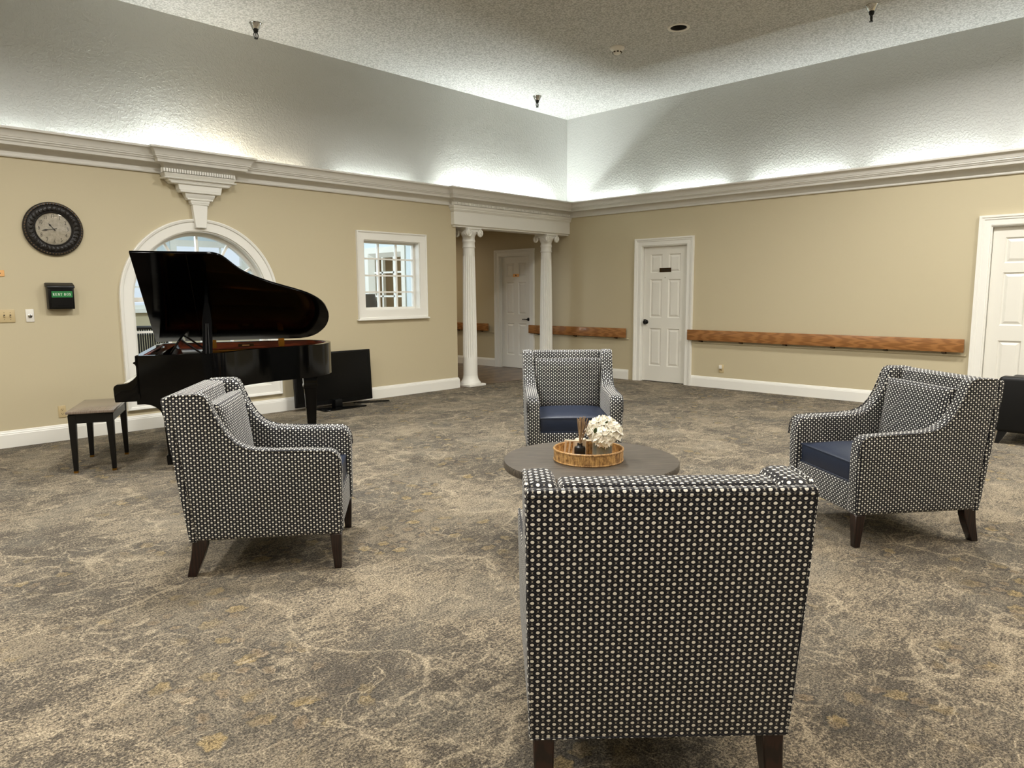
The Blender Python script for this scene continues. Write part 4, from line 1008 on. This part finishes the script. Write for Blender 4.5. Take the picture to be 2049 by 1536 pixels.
tag(cb, 'cream pillar candle standing behind the black diffuser bottle', 'candle')
wb = empty('wooden_block', on_tray(0.012, 0.085), math.radians(-40))
b = B(); box(b, -0.026, 0.026, -0.02, 0.02, 0, 0.078); bevel(b, 0.004, 2); finish('block', b, 'rattan', wb, True)
b = B(); box(b, -0.024, 0.024, -0.018, 0.018, 0.078, 0.084); bevel(b, 0.002, 1); finish('block_cap', b, 'pale_wood', wb, True)
tag(wb, 'brown wooden block between the candle and the glass vase', 'ornament')

# ------------------------------------------------------------------ grand piano   local: x along keyboard-to-tail, y towards the wall
PZ = 0.92
pn = empty('grand_piano', (1.806, 5.673, 0), math.atan2(-0.432, 0.902))
OUT = [(0.0, 0.0), (0.30, 0.0), (0.52, 0.0), (0.565, 0.003), (0.600, 0.016), (0.630, 0.040), (0.660, 0.078), (0.690, 0.126), (0.720, 0.174), (0.755, 0.226), (0.795, 0.272), (0.84, 0.315), (0.90, 0.362), (0.997, 0.428), (1.13, 0.502), (1.20, 0.540), (1.268, 0.580),
       (1.32, 0.616), (1.365, 0.656), (1.41, 0.704), (1.446, 0.753), (1.48, 0.820), (1.504, 0.895), (1.522, 0.96), (1.530, 1.03), (1.530, 1.10), (1.522, 1.17), (1.505, 1.24), (1.479, 1.30), (1.445, 1.36), (1.402, 1.405), (1.35, 1.437), (1.28, 1.455), (1.20, 1.457), (0.0, 1.457)]
def inset(poly, d):
    n = len(poly); r = []
    for i in range(n):
        p = Vector(poly[i]); a = (p - Vector(poly[i - 1])).normalized(); c = (Vector(poly[(i + 1) % n]) - p).normalized()
        n1, n2 = Vector((-a.y, a.x)), Vector((-c.y, c.x)); m = (n1 + n2) / max(0.3, 1 + n1.dot(n2)); q = p + m * d; r.append((q.x, q.y))
    return r
INN = inset(OUT, 0.045)
up = lambda u, v, d: Vector((u, v, d))
b = B(); holed(b, OUT, [INN], up, 0.632, PZ); bevel(b, 0.004, 2, 60); finish('rim', b, 'black_lacquer', pn, True, ang=30)
I2 = inset(OUT, 0.0455); I3 = inset(OUT, 0.056)
b = B(); holed(b, I2, [I3], up, 0.75, PZ - 0.006); finish('inner_rim', b, 'inner_rim_wood', pn, True, ang=30)
b = B(); prism(b, I2, up, 0.70, 0.79); finish('soundboard', b, 'soundboard', pn)
# gold iron plate with struts and strings
b = B(); prism(b, [(u * 0.96 + 0.03, v) for u, v in inset(OUT, 0.10)], up, 0.79, 0.825); pl_ = finish('iron_plate', b, 'brass', pn)
for k in range(4):
    y0 = 0.25 + 0.30 * k; b = B(); box(b, 0.22, (0.55, 0.85, 1.25, 1.30)[k], y0 - 0.012, y0 + 0.012, 0.82, 0.86); finish('strut', b, 'brass', pl_)
b = B()
for k in range(70):
    y0 = 0.10 + 1.26 * k / 69
    x1 = 0.45 if y0 < 0.12 else min(1.40, 0.50 + 0.9 * (y0 / 1.1))
    tube(b, [(0.22, y0, 0.852), (x1, y0 + 0.02, 0.852)], 0.0012, 4)
finish('strings', b, 'brass', pl_, kind='stuff')
b = B(); box(b, 0.05, 0.21, 0.06, 1.40, 0.80, 0.87); bevel(b, 0.01, 2); finish('pin_block', b, 'brass', pn, True)
# keyboard end: cheeks, key bed, fall board
chk = [(0.02, PZ), (-0.003, PZ), (-0.004, 0.875), (-0.018, 0.872), (-0.018, 0.862), (-0.006, 0.855), (0.006, 0.825), (0.006, 0.785), (-0.004, 0.765), (-0.026, 0.740), (-0.063, 0.717), (-0.10, 0.711), (-0.138, 0.709), (-0.154, 0.698), (-0.160, 0.680), (-0.157, 0.60), (-0.153, 0.577), (0.0, 0.577), (0.02, 0.60)]
for y0 in (0.0, 1.457 - 0.075):
    b = B(); prism(b, chk, lambda u, v, d: Vector((u, y0 + d, v)), 0.0, 0.075); bevel(b, 0.003, 2, 40); finish('cheek', b, 'black_lacquer', pn, True)
b = B(); box(b, -0.150, 0.30, 0.07, 1.387, 0.577, 0.640); bevel(b, 0.004, 1); finish('key_bed', b, 'black_lacquer', pn, True)
b = B(); box(b, -0.010, 0.30, 0.004, 1.453, 0.552, 0.634); finish('bottom_frame', b, 'black_lacquer', pn, True)
b = B(); box(b, -0.156, -0.138, 0.075, 1.382, 0.63, 0.672); finish('key_slip', b, 'black_lacquer', pn)
b = B(); prism(b, [(0.02, 0.70), (0.045, 0.70), (0.075, 0.90), (0.055, 0.905)], lambda u, v, d: Vector((u, d, v)), 0.075, 1.382); finish('fall_board', b, 'black_lacquer', pn)
b = B(); kw = 1.22 / 52
for k in range(52): box(b, -0.130, 0.02, 0.12 + k * kw + 0.0006, 0.12 + (k + 1) * kw - 0.0006, 0.655, 0.690)
finish('white_keys', b, 'ivory_key', pn, kind='stuff')
b = B()
for k in range(51):
    if (k % 7) in (0, 2, 3, 5, 6): box(b, -0.085, 0.02, 0.12 + (k + 1) * kw - 0.005, 0.12 + (k + 1) * kw + 0.005, 0.69, 0.702)
finish('black_keys', b, 'black_satin', pn, kind='stuff')
# music desk standing behind the fall board
md = empty('music_desk', (0, 0, 0), 0, pn)
Md = Matrix.Translation((0.20, 0.73, 0.885)) @ Matrix.Rotation(math.radians(32), 4, 'Y')
b = B(); prism(b, [(-0.42, 0), (0.42, 0), (0.42, 0.14), (0.30, 0.20), (0.0, 0.23), (-0.30, 0.20), (-0.42, 0.14)], lambda u, v, d: Md @ Vector((d, u, v)), -0.008, 0.008); bevel(b, 0.003, 1); finish('desk_panel', b, 'black_lacquer', md, True)
b = B(); box(b, -0.05, 0.01, -0.40, 0.40, -0.012, 0.004, Md); finish('desk_ledge', b, 'black_lacquer', md)
for yy in (-0.25, 0.25):
    b = B(); tube(b, [Md @ Vector((0.01, yy, 0.14)), Vector((0.43, 0.73 + yy, 0.885))], 0.008, 6); finish('desk_prop', b, 'black_satin', md)
b = B(); box(b, 0.10, 0.46, 0.28, 1.18, 0.872, 0.884); finish('desk_tray', b, 'black_lacquer', md)
# lid, hinged on the wall side
th = math.radians(31.3); hz = 0.932
LM = Matrix.Translation((0, 1.457, hz)) @ Matrix.Rotation(-th, 4, 'X') @ Matrix.Translation((0, -1.457, 0))
LO = [(u - 0.02 if u == 0 else u, v) for u, v in OUT]
b = B(); prism(b, LO, up, 0.0, 0.022); bevel(b, 0.004, 2, 60); bmesh.ops.transform(b, matrix=LM, verts=b.verts); lid = finish('lid', b, 'lid_lacquer', pn, True, ang=30)
b = B(); box(b, 0.372, 0.376, 0.006, 1.45, -0.0012, 0.0008); bmesh.ops.transform(b, matrix=LM, verts=b.verts); finish('lid_seam', b, 'black_plastic', lid)
for s0 in (0.478, 1.096):
    b = B(); box(b, s0 - 0.028, s0 + 0.028, 1.394, 1.402, PZ - 0.058, PZ - 0.002); box(b, s0 - 0.028, s0 + 0.028, 1.390, 1.402, PZ - 0.002, hz + 0.012); bevel(b, 0.002, 1); finish('hinge', b, 'brass', pn, True)
b = B(); box(b, 0.70, 0.84, 1.394, 1.4015, PZ - 0.048, PZ - 0.022); q = finish('maker_plaque', b, 'dark_bronze', pn)
b = B(); box(b, 0.735, 0.80, 1.393, 1.3945, PZ - 0.039, PZ - 0.032); finish('print', b, 'bright_brass', q)
# prop stick: flat, tapering board
p0, p1 = Vector((0.497, 0.055, PZ - 0.02)), Vector((0.492, 0.50, 1.505))
b = B(); dv = (p1 - p0); wv_ = [(0.0, 0.034), (0.10, 0.036), (0.25, 0.037), (0.42, 0.036), (0.55, 0.028), (0.66, 0.018), (0.80, 0.011), (1.0, 0.006)]
loft(b, [[p0 + dv * t + Vector((sx * w, sy2 * 0.010, 0)) for sx, sy2 in ((-1, -1), (1, -1), (1, 1), (-1, 1))] for t, w in wv_]); bevel(b, 0.002, 1, 50); stp = finish('prop_stick', b, 'lid_lacquer', pn, True)
b = B()
for sx in (-0.012, 0.012):
    q0, q1 = p0 + dv * 0.03 + Vector((sx, -0.0105, 0)), p0 + dv * 0.40 + Vector((sx * 0.6, -0.0105, 0)); tube(b, [q0, q1], 0.0028, 5)
finish('groove_bead', b, 'dark_metal', stp)
# legs
def pleg(x, y, label=None, h=0.095):
    L = empty('leg', (x, y, 0), 0, pn)
    q = lambda z, w: [Vector((-w, -w, z)), Vector((w, -w, z)), Vector((w, w, z)), Vector((-w, w, z))]
    b = B(); loft(b, [q(0.10, 0.036), q(0.50, 0.056), q(0.505, 0.064), q(0.53, 0.066), q(0.545, 0.060), q(0.634, 0.066)]); bevel(b, 0.004, 1, 50); finish('post', b, 'black_lacquer', L, True)
    b = B(); loft(b, [q(0.052, 0.044), q(0.055, 0.046), q(0.125, 0.050), q(0.13, 0.044)]); finish('foot_block', b, 'black_lacquer', L)
    b = B(); lathe(b, [(0.0, -0.012), (0.022, -0.012), (0.025, -0.008), (0.025, 0.008), (0.022, 0.012), (0.0, 0.012)], 18, mat=Matrix.Translation((0.012, 0, 0.0255)) @ Matrix.Rotation(PI / 2, 4, 'X')); finish('caster', b, 'brass', L, True)
    b = B(); lathe(b, [(0.012, 0.036), (0.016, 0.056)], 10); finish('caster_stem', b, 'brass', L)
    return L
pleg(0.205, 0.135); pleg(0.205, 1.32); pleg(1.315, 0.90)
b = B(); prism(b, [(-0.01, 0.556)] + [(0.145 - 0.155 * math.cos(PI / 2 * (1 - k / 8)) * 0 - 0.14 * (1 - math.sin(PI / 2 * k / 8)), 0.54 - 0.10 * (1 - math.cos(PI / 2 * k / 8))) for k in range(9)] + [(0.17, 0.556)], lambda u, v, d: Vector((u, d, v)), 0.10, 0.17); finish('leg_bracket', b, 'black_lacquer', pn)
ly = empty('pedal_lyre', (0.33, 0.73, 0), 0, pn)
for s in (-1, 1):
    b = B(); tube(b, [(0, s * 0.10, 0.56), (0, s * 0.085, 0.36), (0, s * 0.10, 0.16)], 0.016, 8); finish('lyre_post', b, 'black_lacquer', ly, True)
b = B(); box(b, -0.04, 0.06, -0.16, 0.16, 0.075, 0.16); bevel(b, 0.006, 2); finish('pedal_box', b, 'black_lacquer', ly, True)
for y in (-0.08, 0, 0.08):
    b = B(); box(b, -0.13, -0.03, y - 0.018, y + 0.018, 0.088, 0.098); bevel(b, 0.004, 2); finish('pedal', b, 'brass', ly, True)
tag(pn, 'glossy black grand piano with its lid propped open by the arched window', 'piano')

# ------------------------------------------------------------------ piano bench
bh = empty('piano_bench', (1.728, 6.380, 0), math.atan2(0.902, 0.432))
b = B(); box(b, -0.345, 0.345, -0.165, 0.165, 0.468, 0.488); bevel(b, 0.004, 2); finish('seat_top', b, 'bench_top', bh, True)
b = B(); box(b, -0.325, 0.325, -0.150, 0.150, 0.392, 0.469); bevel(b, 0.003, 1); finish('apron', b, 'black_satin', bh, True)
for sx in (-1, 1):
    for s in (-1, 1):
        q = lambda z, x, y, h: [Vector((sx * x - h, s * y - h, z)), Vector((sx * x + h, s * y - h, z)), Vector((sx * x + h, s * y + h, z)), Vector((sx * x - h, s * y + h, z))]
        b = B(); loft(b, [q(0.014, 0.296, 0.132, 0.015), q(0.46, 0.302, 0.128, 0.027)]); bevel(b, 0.003, 1); lg = finish('leg', b, 'black_satin', bh, True)
        b = B(); loft(b, [q(0.0, 0.296, 0.132, 0.0135), q(0.016, 0.296, 0.132, 0.016)]); finish('foot_cap', b, 'brass', lg)
tag(bh, 'small black piano bench with a flat taupe top beside the keyboard', 'bench')

# ------------------------------------------------------------------ television on the floor
tv = empty('television', (4.62, 7.50, 0))
Mt = Matrix.Translation((0, 0, 0.045)) @ Matrix.Rotation(math.radians(-3), 4, 'X')
b = B(); box(b, -0.532, 0.532, -0.018, 0.030, 0.0, 0.632, Mt); bevel(b, 0.006, 2); finish('casing', b, 'black_plastic', tv, True)
b = B(); box(b, -0.508, 0.508, -0.0195, -0.017, 0.050, 0.612, Mt); finish('screen', b, 'screen_glass', tv)
b = B(); box(b, 0.455, 0.463, -0.0195, -0.0175, 0.010, 0.030, Mt); finish('status_light', b, 'dark_metal', tv)
b = B(); prism(b, [(-0.29, -0.26), (0.27, -0.26), (0.30, -0.22), (0.30, 0.02), (-0.30, 0.02), (-0.30, -0.23)], lambda u, v, d: Vector((u, v, d)), 0.0, 0.016); bevel(b, 0.004, 2); finish('stand_base', b, 'black_lacquer', tv, True)
b = B(); box(b, -0.05, 0.05, -0.08, 0.01, 0.014, 0.10); bevel(b, 0.006, 2); finish('stand_neck', b, 'black_plastic', tv, True)
tag(tv, 'black flat television standing on the carpet beside the piano', 'television')
b = B(); tube(b, [(4.92, 7.56, 0.012), (4.98, 7.50, 0.008), (5.10, 7.44, 0.008), (5.24, 7.37, 0.008), (5.32, 7.36, 0.008), (5.345, 7.40, 0.008), (5.28, 7.47, 0.008), (5.14, 7.52, 0.008), (5.02, 7.53, 0.008), (4.94, 7.60, 0.008)], 0.0055, 6)
tag(finish('power_cord', b, 'dark_metal', None, True), 'thin dark cord looped on the carpet right of the television', 'cord')

# ------------------------------------------------------------------ black club chair at the right edge
bc = empty('club_chair', (7.90, 0.865, 0))
def rbox(nm, x0, x1, y0, y1, z0, z1, r=0.03, m='black_leather'):
    b = B(); box(b, x0, x1, y0, y1, z0, z1); bevel(b, r, 4); return finish(nm, b, m, bc, True)
rbox('backrest', -0.375, -0.225, -0.375, 0.375, 0.105, 0.605, 0.035)
rbox('arm', -0.235, 0.375, 0.235, 0.375, 0.105, 0.560); rbox('arm', -0.235, 0.375, -0.375, -0.235, 0.105, 0.560)
rbox('seat_base', -0.23, 0.36, -0.24, 0.24, 0.110, 0.270, 0.015)
rbox('seat_cushion', -0.23, 0.37, -0.232, 0.232, 0.265, 0.410)
for sx in (-1, 1):
    for s in (-1, 1):
        q = lambda z, x, y, h: [Vector((sx * x - h, s * y - h, z)), Vector((sx * x + h, s * y - h, z)), Vector((sx * x + h, s * y + h, z)), Vector((sx * x - h, s * y + h, z))]
        b = B(); loft(b, [q(0.0, 0.362, 0.352, 0.016), q(0.112, 0.330, 0.318, 0.034)]); finish('leg', b, 'black_satin', bc)
tag(bc, 'black leather club chair cut off by the right edge of the photo', 'chair')

# ------------------------------------------------------------------ seen through the windows
def wicker(x, y, rz, label):
    c = empty('wicker_chair', (x, y, 0), rz)
    pts = [(-0.30, 0.0, 0.42), (-0.30, 0.0, 0.75), (-0.24, 0.02, 0.90), (-0.10, 0.03, 0.98), (0.10, 0.03, 0.98), (0.24, 0.02, 0.90), (0.30, 0.0, 0.75), (0.30, 0.0, 0.42)]
    b = B(); tube(b, pts, 0.024, 8); finish('back_frame', b, 'wicker_black', c, True)
    b = B()
    for k in range(23):
        xx = -0.275 + 0.025 * k; zt = 0.97 - 0.9 * max(0, abs(xx) - 0.12) ** 1.5 * 2.2
        tube(b, [(xx, 0.02 + 0.004 * (k % 2), 0.42), (xx, 0.02 - 0.004 * (k % 2), zt)], 0.0105, 5)
    finish('woven_back', b, 'wicker_black', c, kind='stuff')
    b = B(); box(b, -0.31, 0.31, -0.56, 0.03, 0.36, 0.43); bevel(b, 0.02, 2); finish('seat', b, 'wicker_black', c, True)
    for s in (-1, 1):
        b = B(); tube(b, [(s * 0.30, 0.0, 0.62), (s * 0.32, -0.25, 0.64), (s * 0.31, -0.52, 0.62), (s * 0.30, -0.54, 0.42)], 0.022, 8); finish('arm', b, 'wicker_black', c, True)
        for yy in (-0.53, 0.0):
            b = B(); tube(b, [(s * 0.29, yy, 0.40), (s * 0.29, yy, 0.0)], 0.022, 8); finish('leg', b, 'wicker_black', c, True)
    tag(c, label, 'chair')
wicker(3.02, 9.15, math.radians(165), 'black wicker chair behind the arched window, left of the piano lid')
fl = empty('floor_lamp', (5.86, 8.66, 0))
b = B(); lathe(b, [(0.0, 0.0), (0.14, 0.0), (0.14, 0.015), (0.02, 0.03), (0.0, 0.03)], 28); finish('base', b, 'dark_metal', fl, True)
b = B(); tube(b, [(0, 0, 0.02), (0, 0, 1.35)], 0.012, 10); finish('pole', b, 'dark_metal', fl, True)
b = B(); loft(b, [rr(0.23, 1.08), rr(0.16, 1.365), rr(0.155, 1.365), rr(0.225, 1.08)], True, False); finish('lamp_shade', b, 'shade_black', fl, True)
b = B(); lathe(b, [(0.0, 1.345), (0.018, 1.35), (0.02, 1.38), (0.0, 1.40)], 12); finish('finial', b, 'white_plastic', fl, True)
tag(fl, 'black shaded floor lamp seen through the square window', 'lamp')
